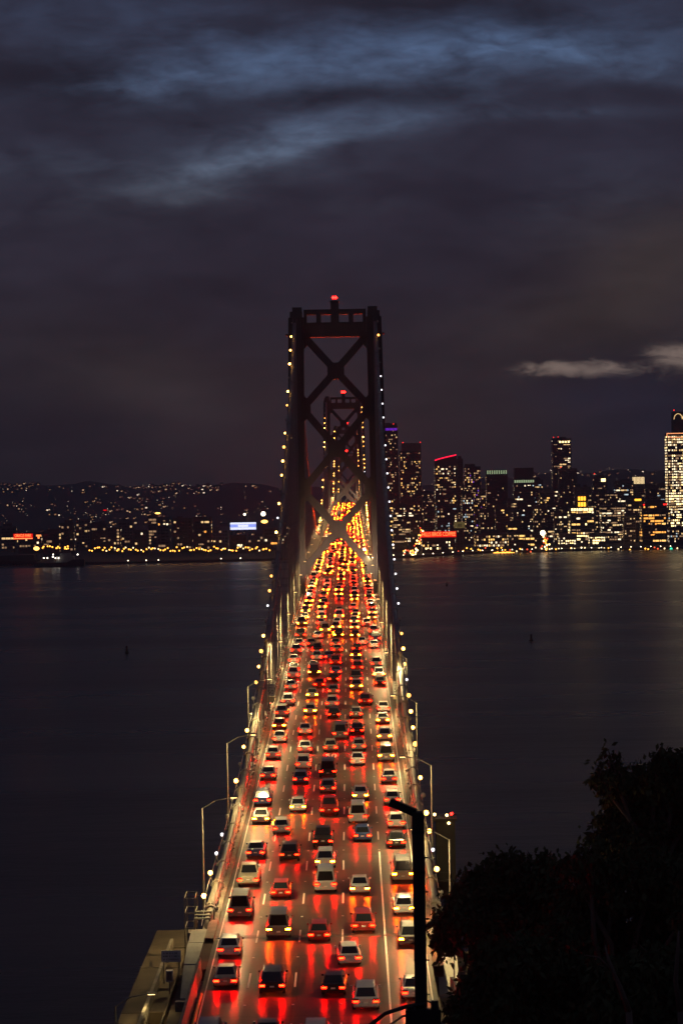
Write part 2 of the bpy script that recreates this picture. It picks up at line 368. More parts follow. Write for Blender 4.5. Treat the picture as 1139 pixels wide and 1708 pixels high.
# ------------------------------------------------------------------ setting: water, shores, hills
def grid(name, xs, ys, fz, m, **kw):
    V = [(x, y, fz(x, y)) for y in ys for x in xs]; nx = len(xs)
    Fc = [(j * nx + i, j * nx + i + 1, (j + 1) * nx + i + 1, (j + 1) * nx + i) for j in range(len(ys) - 1) for i in range(nx - 1)]
    me = bpy.data.meshes.new(name); me.from_pydata(V, [], Fc); me.materials.append(m)
    me.polygons.foreach_set('use_smooth', [True] * len(me.polygons)); o = link_obj(name, me); tag(o, **kw); return o
grid('bay_water', [-16000, -3000, 0, 3000, 16000], [-4000, 0, 1500, 3000, 8000, 20000], lambda x, y: 0.0, M_WATER, kind='structure')

SKYX = [-2200, -1200, 0, 150, 260, 340, 420, 480, 560, 650, 760, 900, 1000, 1139, 2200, 3200]
SKYY = [806, 800, 812, 807, 814, 808, 806, 813, 816, 815, 803, 792, 786, 782, 800, 815]
def ridge(x, Y=6500.0):
    px = XV + (x - CAM.x) / Y * F_PX
    py = np.interp(px, SKYX, SKYY)
    u, v = uv_of(px, py); return CAM.z + v * Y + 5 * math.sin(px * .05) + 3 * math.sin(px * .13 + 1)
def hill_z(x, y):
    t = (y - 3700.0) / 2800.0
    if t <= 0: return 3.0
    r = ridge(x * 6500.0 / y)
    t = min(t, 1.25); s = t * t * (3 - 2 * t) if t < 1 else 1 - (t - 1) * 1.2
    return 3.0 + (r - 3) * s + 5 * math.sin(x * .006 + y * .004) * min(1, t * 3) * (0.3 if t > .9 else 1)
shore = []
def shore_y(x):
    px = XV + x / 2850 * F_PX
    return float(np.interp(px, [-3000, -300, 60, 140, 300, 480, 600, 690, 720, 790, 950, 1139, 1500, 4000],
                           [3000, 2840, 2850, 2800, 2810, 2830, 2850, 2830, 2870, 2960, 2990, 3010, 3050, 3400]))
xs_ = [-4000 + 50 * i for i in range(161)]
mb = MB()
for i in range(len(xs_) - 1):
    a, b = xs_[i], xs_[i + 1]
    mb.quad([(a, shore_y(a), 3), (b, shore_y(b), 3), (b, 3705, 3), (a, 3705, 3)])
    mb.quad([(a, shore_y(a), -2), (b, shore_y(b), -2), (b, shore_y(b), 3), (a, shore_y(a), 3)])
tag(mb.build('city_ground', M_CITY), kind='structure')
grid('hills', [-4000 + 50 * i for i in range(161)], [3700 + 100 * i for i in range(36)], hill_z, M_HILL, kind='structure')

def island_z(x, y):
    h = 99.5 - .285 * y if y < 118 else 65.9 - (y - 118) * (.45 if x > 0 else 1.0)
    if y < 0: h = 99.5 - .05 * abs(y)
    h -= max(0, abs(x) - 60) * .35
    if abs(x) < 13 and y > 112: h = min(h, 38)
    h += 1.2 * math.sin(x * .21 + y * .13) + .8 * math.sin(x * .5 - y * .37)
    return max(-4, min(h, 100.5 - .285 * max(0, y)))
grid('island_ground', [-180 + 4 * i for i in range(91)], [-160 + 4 * i for i in range(106)], island_z, M_SOIL, kind='structure')

# ------------------------------------------------------------------ bridge: deck and road
ys = [y for y in ST if 60 <= y <= Y_END]
def strip(name, x0, x1, dz, m, y0=60, y1=Y_END, thick=None, **kw):
    Y = [y for y in ST if y0 <= y <= y1]; V, Fc = [], []
    for y in Y:
        z = zd(y) + dz
        V += [(x0, y, z), (x1, y, z)]
        if thick: V += [(x0, y, z - thick), (x1, y, z - thick)]
    k = 4 if thick else 2
    for i in range(len(Y) - 1):
        a, b = i * k, (i + 1) * k
        Fc.append((a, a + 1, b + 1, b))
        if thick: Fc += [(a + 2, b + 2, b + 3, a + 3), (a, b, b + 2, a + 2), (a + 1, a + 3, b + 3, b + 1)]
    me = bpy.data.meshes.new(name); me.from_pydata(V, [], Fc); me.materials.append(m); o = link_obj(name, me)
    if 'parent' in kw: o.parent = kw.pop('parent')
    tag(o, **kw); return o
road = strip('road', -8.85, 8.85, 0, M_ASPHALT, kind='structure')
uvl = road.data.uv_layers.new(name='lane')
for lp in road.data.loops:
    c_ = road.data.vertices[lp.vertex_index].co; uvl.data[lp.index].uv = (c_.x * .05, c_.y * .05)
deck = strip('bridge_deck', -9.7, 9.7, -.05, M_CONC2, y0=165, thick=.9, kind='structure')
for s in (-1, 1):
    a, b = sorted((s * 8.85, s * 9.6)); strip('kerb', a, b, .30, M_CONC, y0=176, thick=.6, parent=deck)
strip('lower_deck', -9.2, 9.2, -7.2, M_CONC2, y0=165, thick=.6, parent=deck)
# stiffening truss under both edges
for s in (-1, 1):
    mb = MB(); X = s * 9.95
    Yt = [y for y in ST if 179 <= y <= Y_END - 10]
    for i in range(len(Yt) - 1):
        a, b = Yt[i], Yt[i + 1]; za, zb = zd(a), zd(b)
        mb.beam((X, a, za - 1.0), (X, a, za - 8.2), .35, .35)
        mb.beam((X, a, za - (1.0 if i % 2 else 8.2)), (X, b, zb - (8.2 if i % 2 else 1.0)), .4, .4)
        mb.beam((X, a, za - .8), (X, b, zb - .8), .5, .9); mb.beam((X, a, za - 8.4), (X, b, zb - 8.4), .5, .9)
    o = mb.build('stiffening_truss', M_STEEL, deck); o['kind'] = 'stuff'

# painted lane lines, raised dots, the 50s
dash_me = MB().box(-.075, .075, -2.2, 2.2, 0, .012).mesh('lane_dash', M_PAINT)
dot_mb = MB(); far_mb = MB(); P48 = 14.63; nd = 0
k = 0
y = 122.0
while y < 1700:
    for lx in (-5.31, -1.77, 1.77, 5.31):
        if not (lx > 5 and y < 214):
            if nd < 296:
                link_obj('lane_dash', dash_me, road, (lx, y, zd(y) + .008), (rotx(y), 0, 0)); nd += 1
            else:
                far_mb.beam((lx, y - 2.2, zd(y - 2.2) + .02), (lx, y + 2.2, zd(y + 2.2) + .02), .16, .012)
        yy = y + P48 / 2; dot_mb.box(lx - .09, lx + .09, yy - .12, yy + .12, zd(yy), zd(yy) + .03)
    y += P48
o = far_mb.build('distant_lane_dash', M_PAINT, road); o['kind'] = 'stuff'
o = dot_mb.build('lane_dot', M_PAINT, road); o['kind'] = 'stuff'
mb = MB(); Y = [100] + [y for y in ST if 100 < y < 216] + [216]
for a, b in zip(Y[:-1], Y[1:]): mb.beam((5.31, a, zd(a) + .014), (5.31, b, zd(b) + .014), .15, .012)
mb.build('solid_lane_line', M_PAINT, road)
for s in (-1, 1):
    mb = MB(); Y = [y for y in ST if 100 < y < 1600]
    for a, b in zip(Y[:-1], Y[1:]): mb.beam((s * 8.45, a, zd(a) + .014), (s * 8.45, b, zd(b) + .014), .10, .012)
    mb.build('edge_line', M_PAINT, road)
t50 = text_mesh('speed_marking', '50', 1.0, M_PAINT, .005)
for i in range(5):
    o = link_obj('speed_marking', t50, road, (-7.08 + 3.54 * i, 277, zd(277) + .02), (rotx(277), 0, 0)); o.scale = (1.55, 4.2, 1)
# expansion joints
for yj in (180.5, 532.0, 1237.0):
    mb = MB()
    for d in (-.42, .0, .42): mb.box(-8.8, 8.8, yj + d - .07, yj + d + .07, zd(yj) + .002, zd(yj) + .028)
    mb.build('expansion_joint', mat('joint_steel', (.16, .14, .12), .75), road)
    MB().box(-8.8, 8.8, yj - .36, yj + .36, zd(yj) + .001, zd(yj) + .016).build('joint_gap', M_BLACK, road)

# steel railing on both kerbs
post_me = MB().box(-.05, .05, -.05, .05, 0, .85).box(-.12, .12, -.12, .12, 0, .04).mesh('railing_post', M_GALV)
for s, side in ((-1, 'left'), (1, 'right')):
    rl = empty('railing', (s * 9.25, 185, zd(185) + .3))
    tag(rl, f'low steel railing along the {side} kerb of the bridge deck', 'railing', 'deck railings')
    for h in (.45, .85):
        mb = MB(); Y = [y for y in ST if 184 < y < 1600]
        mb.tube([(0, y - 185, zd(y) - zd(185) + h) for y in Y], .05, 6); mb.build('rail', M_GALV, rl)
    yy = 186.0; fm = MB()
    while yy < 1590:
        if yy < 533: link_obj('post', post_me, rl, (0, yy - 185, zd(yy) - zd(185)))
        else: z0 = zd(yy) - zd(185); fm.box(-.05, .05, yy - 185.05, yy - 184.95, z0, z0 + .85)
        yy += 3.047
    o = fm.build('distant_post', M_GALV, rl); o['kind'] = 'stuff'

# ------------------------------------------------------------------ bridge towers
def make_tower():
    t = empty('bridge_tower')
    TOP = 69.7
    def legx(z): return 9.45 + (TOP - z) * .0133
    def plus(cx, w, d, w2, d2):
        a, b, c, e = w / 2, d / 2, w2 / 2, d2 / 2
        return [(cx - a, -e), (cx - c, -e), (cx - c, -b), (cx + c, -b), (cx + c, -e), (cx + a, -e), (cx + a, e), (cx + c, e), (cx + c, b), (cx - c, b), (cx - c, e), (cx - a, e)]
    for s in (-1, 1):
        mb = MB(); levels = [-88, -60, -30, 0, 25, 45, 63, TOP - 2.0]
        rings = []
        for z in levels:
            g = 1 + (TOP - z) * .0016
            rings.append([(x, y_, z) for x, y_ in plus(s * legx(z), 3.7 * g, 5.4 * g, 2.3 * g, 3.4 * g)])
        n = 12; V = [p for r in rings for p in r]; Fc = []
        for i in range(len(levels) - 1):
            for k in range(n): Fc.append((i * n + k, i * n + (k + 1) % n, (i + 1) * n + (k + 1) % n, (i + 1) * n + k))
        Fc.append(tuple((len(levels) - 1) * n + k for k in range(n)))
        mb.add(V, Fc)
        lg = mb.build('leg', M_STEEL, t)
        sp = MB()
        for z in range(-6, 66, 6):
            x = s * legx(z)
            for dx in (-1, 1): sp.box(x + dx * 1.52 - .30, x + dx * 1.52 + .30, -1.99, -1.88, z - .45, z + .45)
            sp.box(x - .85, x + .85, -2.98, -2.88, z - .6, z + .6)
        o = sp.build('splice_plate', M_STEEL, lg); o['kind'] = 'stuff'
        x = s * legx(TOP)
        MB().box(x - 1.5, x + 1.5, -2.3, 2.3, TOP - 2.0, TOP - .6).box(x - 1.15 + s * -.25, x + 1.15 + s * -.25, -1.8, 1.8, TOP - .6, TOP + .45).build('leg_cap', M_STEEL, t)
        MB().box(*(sorted((x + s * 1.5, x + s * 2.6))), -1.6, 1.6, 63.4, 63.7).build('platform', M_STEEL, t)
    ix = 9.45 - 1.86
    MB().box(-ix, ix, -1.2, 1.2, 68.4, 69.6).build('top_beam', M_STEEL, t)
    MB().box(-ix, ix, -1.5, 1.5, 62.9, 66.4).box(-ix, ix, -1.62, -1.5, 64.0, 64.25).box(-ix, ix, -1.62, -1.5, 66.1, 66.4).build('lower_beam', M_STEEL, t)
    for x, w in ((-3.95, 1.15), (3.95, 1.15), (-7.2, .75), (7.2, .75)): MB().box(x - w / 2, x + w / 2, -1.1, 1.1, 66.4, 68.4).build('post', M_STEEL, t)
    MB().box(-1.0, 1.0, -1.75, 1.75, 63.2, 71.4).box(-1.15, 1.15, -1.9, 1.9, 71.4, 71.6).build('center_pier', M_STEEL, t)
    for x in (-.33, .33):
        b = MB().tube([(x, -.9, 71.6), (x, -.9, 72.2)], .07, 6).build('beacon', M_DARK, t)
        MB().sphere((x, -.9, 72.45), .32, 10, 6).build('lens', G_BEACON, b, smooth=True)
    nodes = [63.6, 45.5, 25.6, 5.9]
    def xnet(z0, z1, first, plates=True):
        zc = (z0 + z1) / 2
        for s in (-1, 1):
            for za in (z0, z1):
                x = s * (legx(za) - 1.5)
                dz = (zc - za); a = Vector((x, 0, za)); b = Vector((0, 0, zc)); d = (b - a).normalized()
                MB().beam(a, b - d * 1.7, 1.75, 1.9, up=(0, 1, 0)).build('diagonal', M_STEEL, t)
        k = 2.05; c = .95
        oc = [(-k, -c), (-c, -k), (c, -k), (k, -c), (k, c), (c, k), (-c, k), (-k, c)]
        MB().prism([(p[0], p[1] + zc) for p in oc], 'y', -1.12, 1.12).build('gusset', M_STEEL, t)
    for i in range(3): xnet(nodes[i], nodes[i + 1], i)
    for z in nodes[1:3] + nodes[:1] + nodes[3:]:
        for s in (-1, 1):
            x = s * (legx(z) - 1.9); lo, hi = (-3.2, 3.2)
            if z == nodes[0]: hi = -.7 + .0; lo = -3.6
            if z == nodes[3]: lo = -1.2
            pl = [(x, z + lo), (x - s * 1.6, z + lo * .45), (x - s * 1.6, z + hi * .45), (x, z + hi)]
            MB().prism(pl, 'y', -1.05, 1.05).build('node_plate', M_STEEL, t)
    for z0, z1 in ((-9, -45), (-45, -80)): xnet(z0, z1, 0)
    MB().box(-15, 15, -9, 9, -110, -73).build('pier', M_CONC2, t)
    # added floodlights by the legs, standing in for deck and traffic glow on bracing
    for s, e in ((-1, 4200), (1, 8500)):
        fl = MB().box(-.3, .3, -.2, .2, 0, .35).tube([(0, 0, -2.4), (0, 0, 0)], .07, 6).build('floodlight', M_DARK, t, (s * 9.25, -13, 2.6))
        MB().quad([(-.24, -.1, .36), (.24, -.1, .36), (.24, .15, .36), (-.24, .15, .36)]).build('lens', G_SPOT, fl)
        ld = bpy.data.lights.new('added_bracing_fill', 'SPOT'); ld.energy = e; ld.color = (1, .66, .44); ld.spot_size = R(84); ld.spot_blend = .9; ld.shadow_soft_size = .15
        lo = bpy.data.objects.new('added_bracing_fill', ld); col.objects.link(lo); lo.parent = t; lo.location = (s * 9.25, -13, 3.1)
        lo.rotation_euler = Vector((-s * 5.5, 12.0, 8.0)).to_track_quat('-Z', 'Y').to_euler()
    return t
def copy_tree(o, parent=None):
    c = o.copy(); col.objects.link(c); c.parent = parent
    for ch in list(o.children): copy_tree(ch, c)
    return c
tower = make_tower()
TL = ['nearest and largest bridge tower with three stacked X braces over the traffic',
      'second bridge tower, seen through the X braces of the nearest tower',
      'third bridge tower, small, framed inside the second tower',
      'farthest bridge tower, tiny, beyond the crest of the deck']
towers = [tower] + [copy_tree(tower) for _ in range(3)]
for o, y_, l in zip(towers, Y_T, TL):
    if y_ > 600:
        for bcn in [c_ for c_ in o.children if c_.name.startswith('beacon')]:
            for ln in bcn.children: k_ = 1.9 if y_ < 1500 else 3.0; ln.scale = (k_,) * 3; ln.location = (0, .9 * (k_ - 1), 72.45 * (1 - k_))
    o.location = (0, y_, zd(y_)); tag(o, l, 'bridge tower', 'suspension towers in line')
for yy in (Y_MID,):
    z = zd(yy)
    tag(MB().box(-16, 16, yy - 28, yy + 28, -5, z - 1.2).box(-13, -10.4, yy - 20, yy + 20, z - 1.2, z + 1.5).box(10.4, 13, yy - 20, yy + 20, z - 1.2, z + 1.5)
        .build('center_anchorage', M_CONC2), 'concrete center anchorage under the crest of the deck', 'anchorage')

# ------------------------------------------------------------------ main cables, suspenders
band_r = .42
rope_cache = {}
for s, side in ((-1, 'left'), (1, 'right')):
    root = empty('main_cable', (s * CX, 185, 66))
    tag(root, f'thick {side} main cable of the bridge with its hanging suspender ropes', 'bridge cable', 'main suspension cables')
    Y = [184 + 4 * k for k in range(int((Y_END - 184) / 4))]
    Y = sorted(set(Y + list(Y_T)))
    cb = MB().tube([(0, y - 185, zcable(y) - 66) for y in Y], .40, 10).build('cable', M_CABLE, root, smooth=True)
    for dx in (-.42, .42):
        Yh = [y for y in Y if y < 1237][::2]
        MB().tube([(dx, y - 185, zcable(y) - 66 + 1.25) for y in Yh], .028, 4).build('hand_rope', M_ROPE, root)
    far = MB(); k = 0
    yy = 190.0
    while yy < Y_END - 60:
        zc, zk = zcable(yy), zd(yy) + .3
        if all(abs(yy - t) > 5 for t in Y_T) and abs(yy - Y_MID) > 30:
            ang = math.atan((zcable(yy + 1) - zcable(yy - 1)) / 2)
            xf = -s * .45
            def ropes(mb, oy, oz, n):
                for dy in (-.28, .28):
                    for xo in ((.47, -.47) if n > 4 else (0.0,)):
                        xf2 = -s * .35 if n <= 4 else (-s * .22 if xo * s < 0 else -s * .6) if False else xo * .6 - s * .15
                        pts = [(xo * .2, oy + dy, oz + zc - 66 + .47), (xo, oy + dy, oz + zc - 66 + .12), (xo, oy + dy, oz + zc - 66 - .4), (xf2, oy + dy, oz + max(zk - 66, zc - 66 - 3.0)), (xf2, oy + dy, oz + zk - 66)]
                        if zc - zk < 1.2: pts = pts[:3] + [(xf2, oy + dy, oz + zk - 66 - .3)]
                        mb.tube(pts, .075 if n > 4 else .09, n, caps=False)
            if yy < 1237:
                mb = MB(); ropes(mb, 0, 0, 5 if yy < 533 else 4)
                o = mb.build('suspender', M_ROPE, root, (0, yy - 185, 0))
                if yy < 533:
                    b = MB().tube([(0, -.5 * math.cos(ang), -.5 * math.sin(ang)), (0, .5 * math.cos(ang), .5 * math.sin(ang))], .48, 10)
                    b.box(-.62, .62, -.3, .3, -.12, .12).build('cable_band', M_CABLE, root, (0, yy - 185, zc - 66))
                    MB().box(-.5, .5, -.42, .42, 0, .16).box(-.3, .3, -.3, .3, .16, .4).build('rope_foot', M_GALV, root, (-s * .15, yy - 185, zk - 66))
            else: ropes(far, yy - 185, 0, 4)
        yy += PANEL; k += 1
    o = far.build('distant_suspender', M_ROPE, root); o['kind'] = 'stuff'

# lamps on the cables
lamp_arm = {}
for s in (-1, 1):
    lamp_arm[s] = MB().tube([(0, 0, -.35), (s * .5, 0, -.1), (s * .62, 0, .25)], .05, 5).box(s * .62 - .12, s * .62 + .12, -.12, .12, .22, .34).mesh('lamp_bracket', M_GALV)
globe_me = MB().sphere((0, 0, 0), .27, 10, 6).mesh('globe', G_LAMP, True)
G_LAMPS = [G_LAMP, glow('cable_lamp_weak', (1, .40, .07), 6), glow('cable_lamp_strong', (1, .46, .085), 24)]
globe_far = MB().sphere((0, 0, 0), .34, 6, 4).mesh('globe_far', G_LAMP)
dark_globe = mat('unlit_globe', (.5, .48, .42), .3)
nl = 0; farlamp = MB()
for s, side in ((-1, 'left'), (1, 'right')):
    k = 0; yy = 190.0
    while yy < Y_T[3]:
        if all(abs(yy - t) > 4 for t in Y_T) and abs(yy - Y_MID) > 25:
            k += 1; z = zcable(yy) + .5
            rr = random.random()
            lit = rr > (.24 if yy < 533 else .35)
            white = (s > 0 and 345 < yy < 505) or random.random() < .08
            if yy < 1237:
                where = 'side span' if yy < 533 else 'main span'
                r_ = empty('cable_lamp', (s * CX, yy, z)); st = 'small white' if white else 'glowing amber'
                if not lit: st = 'unlit'
                tag(r_, f'{st} globe lamp on the {side} main cable, {ordinal(k)} from the near anchorage', 'lamp', 'lamps strung along the main cables')
                link_obj('bracket', lamp_arm[s], r_)
                g = random.choice(G_LAMPS) if not white else G_LAMPW
                if not lit: g = dark_globe
                link_obj('globe', globe_me if yy < 533 else globe_far, r_, (s * .62, 0, .56), m=g).scale = (.62,) * 3 if white else (random.uniform(.75, 1.1),) * 3
                nl += 1
            elif lit:
                farlamp.sphere((s * (CX + .6), yy, z + .5), .42, 5, 4)
        yy += PANEL
tag(farlamp.build('distant_cable_lamps', G_LAMP), 'string of tiny far lamps on the cables beyond the second tower', 'lamp', kind='stuff')

# ------------------------------------------------------------------ deck lamp posts (lit, full cut-off heads)
def lamp_meshes(s):
    H = 9.6
    pole = MB().tube([(0, 0, -.6), (0, 0, H - .9)], [.12, .075], 8).box(-.22, .22, -.22, .22, -.7, -.45).mesh('lamp_pole', M_GALV)
    arm = MB().tube([(0, 0, H - .95), (-s * 1.2, 0, H - .25), (-s * 2.6, 0, H)], .055, 6).mesh('lamp_arm', M_GALV)
    head = MB().prism([(-.42, 0), (.42, 0), (.36, .12), (-.30, .16)], 'y', -.17, .17).mesh('lamp_head', M_GALV)
    return pole, arm, head
LM = {s: lamp_meshes(s) for s in (-1, 1)}
lens_me = MB().box(-.26, .26, -.12, .12, -.035, -.004).mesh('lamp_lens', G_SPOT)
area = bpy.data.lights.new('lamp_light', 'AREA'); area.shape = 'RECTANGLE'; area.size = .6; area.size_y = .3
area.energy = 2300; area.color = (1, .72, .29); area.spread = R(165); area.specular_factor = .25
area_low = area.copy(); area_low.energy = 60
LY = {-1: [170, 193, 232, 280, 325, 370], 1: [176, 215, 262, 308, 352]}
for s in (-1, 1):
    y_ = LY[s][-1] + 45
    while y_ < 1680:
        LY[s].append(y_); y_ += 45
for s, side in ((-1, 'left'), (1, 'right')):
    for i, y_ in enumerate(LY[s]):
        low = y_ == 170; X = s * (16.05 if low else 10.6)
        r_ = empty('lamp_post', (X, y_, 53.4 if low else zd(y_)))
        tag(r_, f'tall grey deck lamp post with bent arm, {ordinal(i + 1)} along the {side} edge', 'lamp post', 'lamp posts along the deck edges')
        pole, arm, head = LM[s]
        link_obj('pole', pole, r_); link_obj('arm', arm, r_)
        h = link_obj('lamp_head', head, r_, (-s * 2.85, 0, 9.58)); link_obj('lens', lens_me, h)
        lo = bpy.data.objects.new('lamp_light', area_low if low else area); col.objects.link(lo); lo.parent = r_; lo.location = (-s * 2.85, 0, 9.50); lo.rotation_euler = (0, s * R(-8), 0)

# ------------------------------------------------------------------ speed limit signs
def speed_sign(px, Y, X, side):
    z = zd(Y) + .3
    r_ = empty('speed_limit_sign', (X, Y, z)); tag(r_, f'tall white speed limit 50 sign on the {side} kerb', 'road sign', 'speed limit signs')
    for dx in (-.35, .35): MB().box(dx - .04, dx + .04, .05, .13, 0, 3.9).build('sign_post', M_GALV, r_)
    p = MB().box(-.55, .55, -.03, .03, 2.05, 3.9).build('sign_panel', M_SIGNW, r_)
    for s_, zz, sz in (('SPEED', 3.62, .30), ('LIMIT', 3.28, .30), ('50', 2.62, .92)):
        link_obj('lettering', text_mesh('sign_text', s_, sz, M_BLACK, .004), p, (0, -.036, zz), (R(90), 0, 0))
    MB().box(-.55, .55, -.03, .03, 1.25, 1.98).build('lower_panel', M_SIGNY, r_)
speed_sign(450, 318, -9.1, 'left'); speed_sign(663, 318, 9.35, 'right')

# ------------------------------------------------------------------ anchorage end: housings, barriers, side ramp
def housing(s, side):
    r_ = empty('cable_housing', (s * 10.2, 172, 61.6)); tag(r_, f'grey curved housing where the {side} main cable enters the anchorage', 'cable housing', 'cable housings at the anchorage')
    prof = []
    for i in range(13):
        t = i / 12; prof.append((12.0 - 13.2 * t, 3.5 - .5 * t - 2.2 * max(0, t - .35) ** 1.7 / .65 ** 1.7))
    poly = [(12.0, 0)] + prof + [(-1.25, 0)]
    h = MB().prism(poly, 'x', -.82, .82).build('hood', M_HOOD, r_)
    rb = MB()
    for i in (4, 8): q = prof[i]; rb.box(-.84, .84, q[0] - .04, q[0] + .04, q[1] - .5, q[1] + .02)
    o = rb.build('hood_seam', M_HOOD, h); o['kind'] = 'stuff'
    MB().box(-1.15, 1.15, -2.1, -1.26, -.3, .7).build('foot_sill', M_CONC, r_)
    MB().box(-1.2, 1.2, 12.02, 13.6, -2, 3.2).box(-.9, .9, 13.6, 16.0, -1, 2.6).build('saddle_block', M_CONC, r_)
    for k in range(3): MB().tube([(-.7, 13.4 + .7 * k, 3.1), (-.62, 13.4 + .7 * k, 4.15 + .15 * k), (.62, 13.4 + .7 * k, 4.15 + .15 * k), (.7, 13.4 + .7 * k, 3.1)], .12, 6).build('saddle_clamp', M_GALV, r_)
    for i in range(7): MB().tube([(-s * .82, 11.0 - 1.5 * i, 3.1 - .25 * i), (-s * 1.15, 10.4 - 1.5 * i, 1.7 - .1 * i), (-s * 1.25, 10.2 - 1.5 * i, .1)], .08, 5).build('strand_brace', M_GALV, r_)
    MB().box(*sorted((-s * .95, -s * 1.5)), 1.0, 3.6, 0, 2.9).box(*sorted((-s * .95, -s * 1.5)), 10.5, 13.0, 0, 3.5).build('side_box', M_CONC, r_)
housing(-1, 'left'); housing(1, 'right')
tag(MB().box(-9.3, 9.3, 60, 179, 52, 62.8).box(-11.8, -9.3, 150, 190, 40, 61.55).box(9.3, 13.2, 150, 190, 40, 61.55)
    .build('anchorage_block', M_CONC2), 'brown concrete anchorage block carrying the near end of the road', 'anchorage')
# low concrete barriers with a ragged foot
def barrier(pts, h, label, jag=.35, foot=.55):
    mb = MB(); rs = random.Random(int(pts[0][1] * 10)); rings = []
    P = []
    for (a, b) in zip(pts[:-1], pts[1:]):
        a, b = Vector(a), Vector(b); n = max(2, int((b - a).length / .8))
        P += [a + (b - a) * (i / n) for i in range(n)]
    P.append(Vector(pts[-1]))
    V, Fc = [], []
    for i, p in enumerate(P):
        d = (P[min(i + 1, len(P) - 1)] - P[max(i - 1, 0)]).normalized(); x = Vector((d.y, -d.x, 0)).normalized()
        f = foot * rs.uniform(.7, 1.1)
        for ox, oz in ((-f / 2, 0), (-.13, .35 * h), (-.10, h), (.10, h + rs.uniform(-.03, .02)), (.13, .35 * h), (f / 2, 0)): V.append(p + x * ox + Vector((0, 0, oz)))
    for i in range(len(P) - 1):
        for k in range(5): Fc.append((i * 6 + k, i * 6 + k + 1, (i + 1) * 6 + k + 1, (i + 1) * 6 + k))
    Fc += [tuple(range(6)), tuple((len(P) - 1) * 6 + k for k in range(5, -1, -1))]
    mb.add(V, Fc); tag(mb.build('concrete_barrier', M_CONC), label, 'barrier', 'concrete barriers at the anchorage')
barrier([(-9.25, 168, zd(168)), (-9.25, 120, zd(120))], 1.35, 'pale concrete barrier along the left road edge below the housing')
barrier([(9.9, 160.5, zd(160)), (11.3, 150, zd(150)), (12.6, 138, zd(140))], 1.4, 'pale concrete barrier angling away right of the cable housing')
barrier([(9.35, 150, zd(150)), (9.6, 130, zd(130)), (9.6, 118, zd(120))], 1.4, 'lower pale concrete barrier at the right road edge beside the pole')
yp = MB().tube([(-8.65, 161, zd(161) + .25), (-8.65, 125, zd(125) + .25)], .14, 8)
for y_ in (160, 150, 140, 130): yp.box(-8.75, -8.55, y_ - .1, y_ + .1, zd(y_), zd(y_) + .2)
tag(yp.build('kerb_pipe', M_YELLOW), 'yellow painted pipe along the left kerb at the bottom', 'pipe')
# side ramp on the left of the anchorage, with outer wall
ramp = empty('side_ramp', (-14, 150, 61)); tag(ramp, 'brown concrete side ramp with parapet left of the anchorage', 'ramp')
Ys = [204, 196, 188, 180, 172, 164, 156, 148, 138, 126, 112]
for ya, yb in zip(Ys[1:], Ys[:-1]):
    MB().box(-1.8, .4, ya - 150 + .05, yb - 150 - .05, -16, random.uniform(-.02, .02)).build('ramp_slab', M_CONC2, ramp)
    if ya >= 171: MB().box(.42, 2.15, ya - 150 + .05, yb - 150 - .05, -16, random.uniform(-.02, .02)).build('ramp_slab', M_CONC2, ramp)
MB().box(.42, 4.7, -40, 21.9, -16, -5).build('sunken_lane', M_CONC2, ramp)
for ya, yb in zip(range(112, 196, 12), range(124, 208, 12)):
    MB().box(.12, .38, ya - 150 + .03, min(yb, 197) - 150 - .03, .03, .85).build('parapet_panel', M_CONC, ramp)
MB().box(1.7, 1.85, -38, 46, -4.98 + 5, .45).build('inner_kerb', M_CONC2, ramp)
sg = empty('notice_board', (-12.62, 182, 61)); tag(sg, 'pale notice board on the left ramp with three lines of small print', 'sign')
for dx in (-.65, .65): MB().box(dx - .05, dx + .05, .03, .12, 0, 1.85).build('board_post', M_GALV, sg)
bp_ = MB().box(-.82, .82, -.03, .02, 1.8, 2.8).build('board_panel', M_SIGNW, sg)
pr = MB(); rs = random.Random(3)
for zz in (2.56, 2.3, 2.04):
    x = -.68
    while x < .62:
        w = rs.uniform(.03, .08); pr.box(x, x + w, -.04, -.032, zz - .06, zz + .06); x += w + rs.choice((.03, .03, .03, .13))
o = pr.build('illegible_print', mat('faded_print', (.33, .31, .28), .7), bp_); o['kind'] = 'stuff'
cb_ = empty('equipment_cabinet', (-12.45, 178, 61.02)); tag(cb_, 'small pale equipment cabinet below the notice board', 'cabinet')
MB().box(-.28, .28, -.25, .25, 1.1, 2.0).build('case', M_SIGNW, cb_); MB().box(-.22, .22, -.28, -.252, 1.2, 1.92).build('door', M_CONC, cb_); MB().box(-.06, .06, -.06, .06, 0, 1.1).build('post', M_GALV, cb_)
fr = MB()
for x in (-12.0, -11.1):
    for y_ in (189, 192): fr.beam((x, y_, 60), (x, y_, 66.8), .08, .08)
for z in (64.2, 65.5, 66.8):
    fr.beam((-12.0, 189, z), (-11.1, 189, z), .07, .07); fr.beam((-12.0, 192, z), (-11.1, 192, z), .07, .07)
    fr.beam((-12.0, 189, z), (-12.0, 192, z), .07, .07); fr.beam((-11.1, 189, z), (-11.1, 192, z), .07, .07)
tag(fr.build('access_frame', M_STEEL), 'open steel access frame outside the left cable saddle', 'frame')

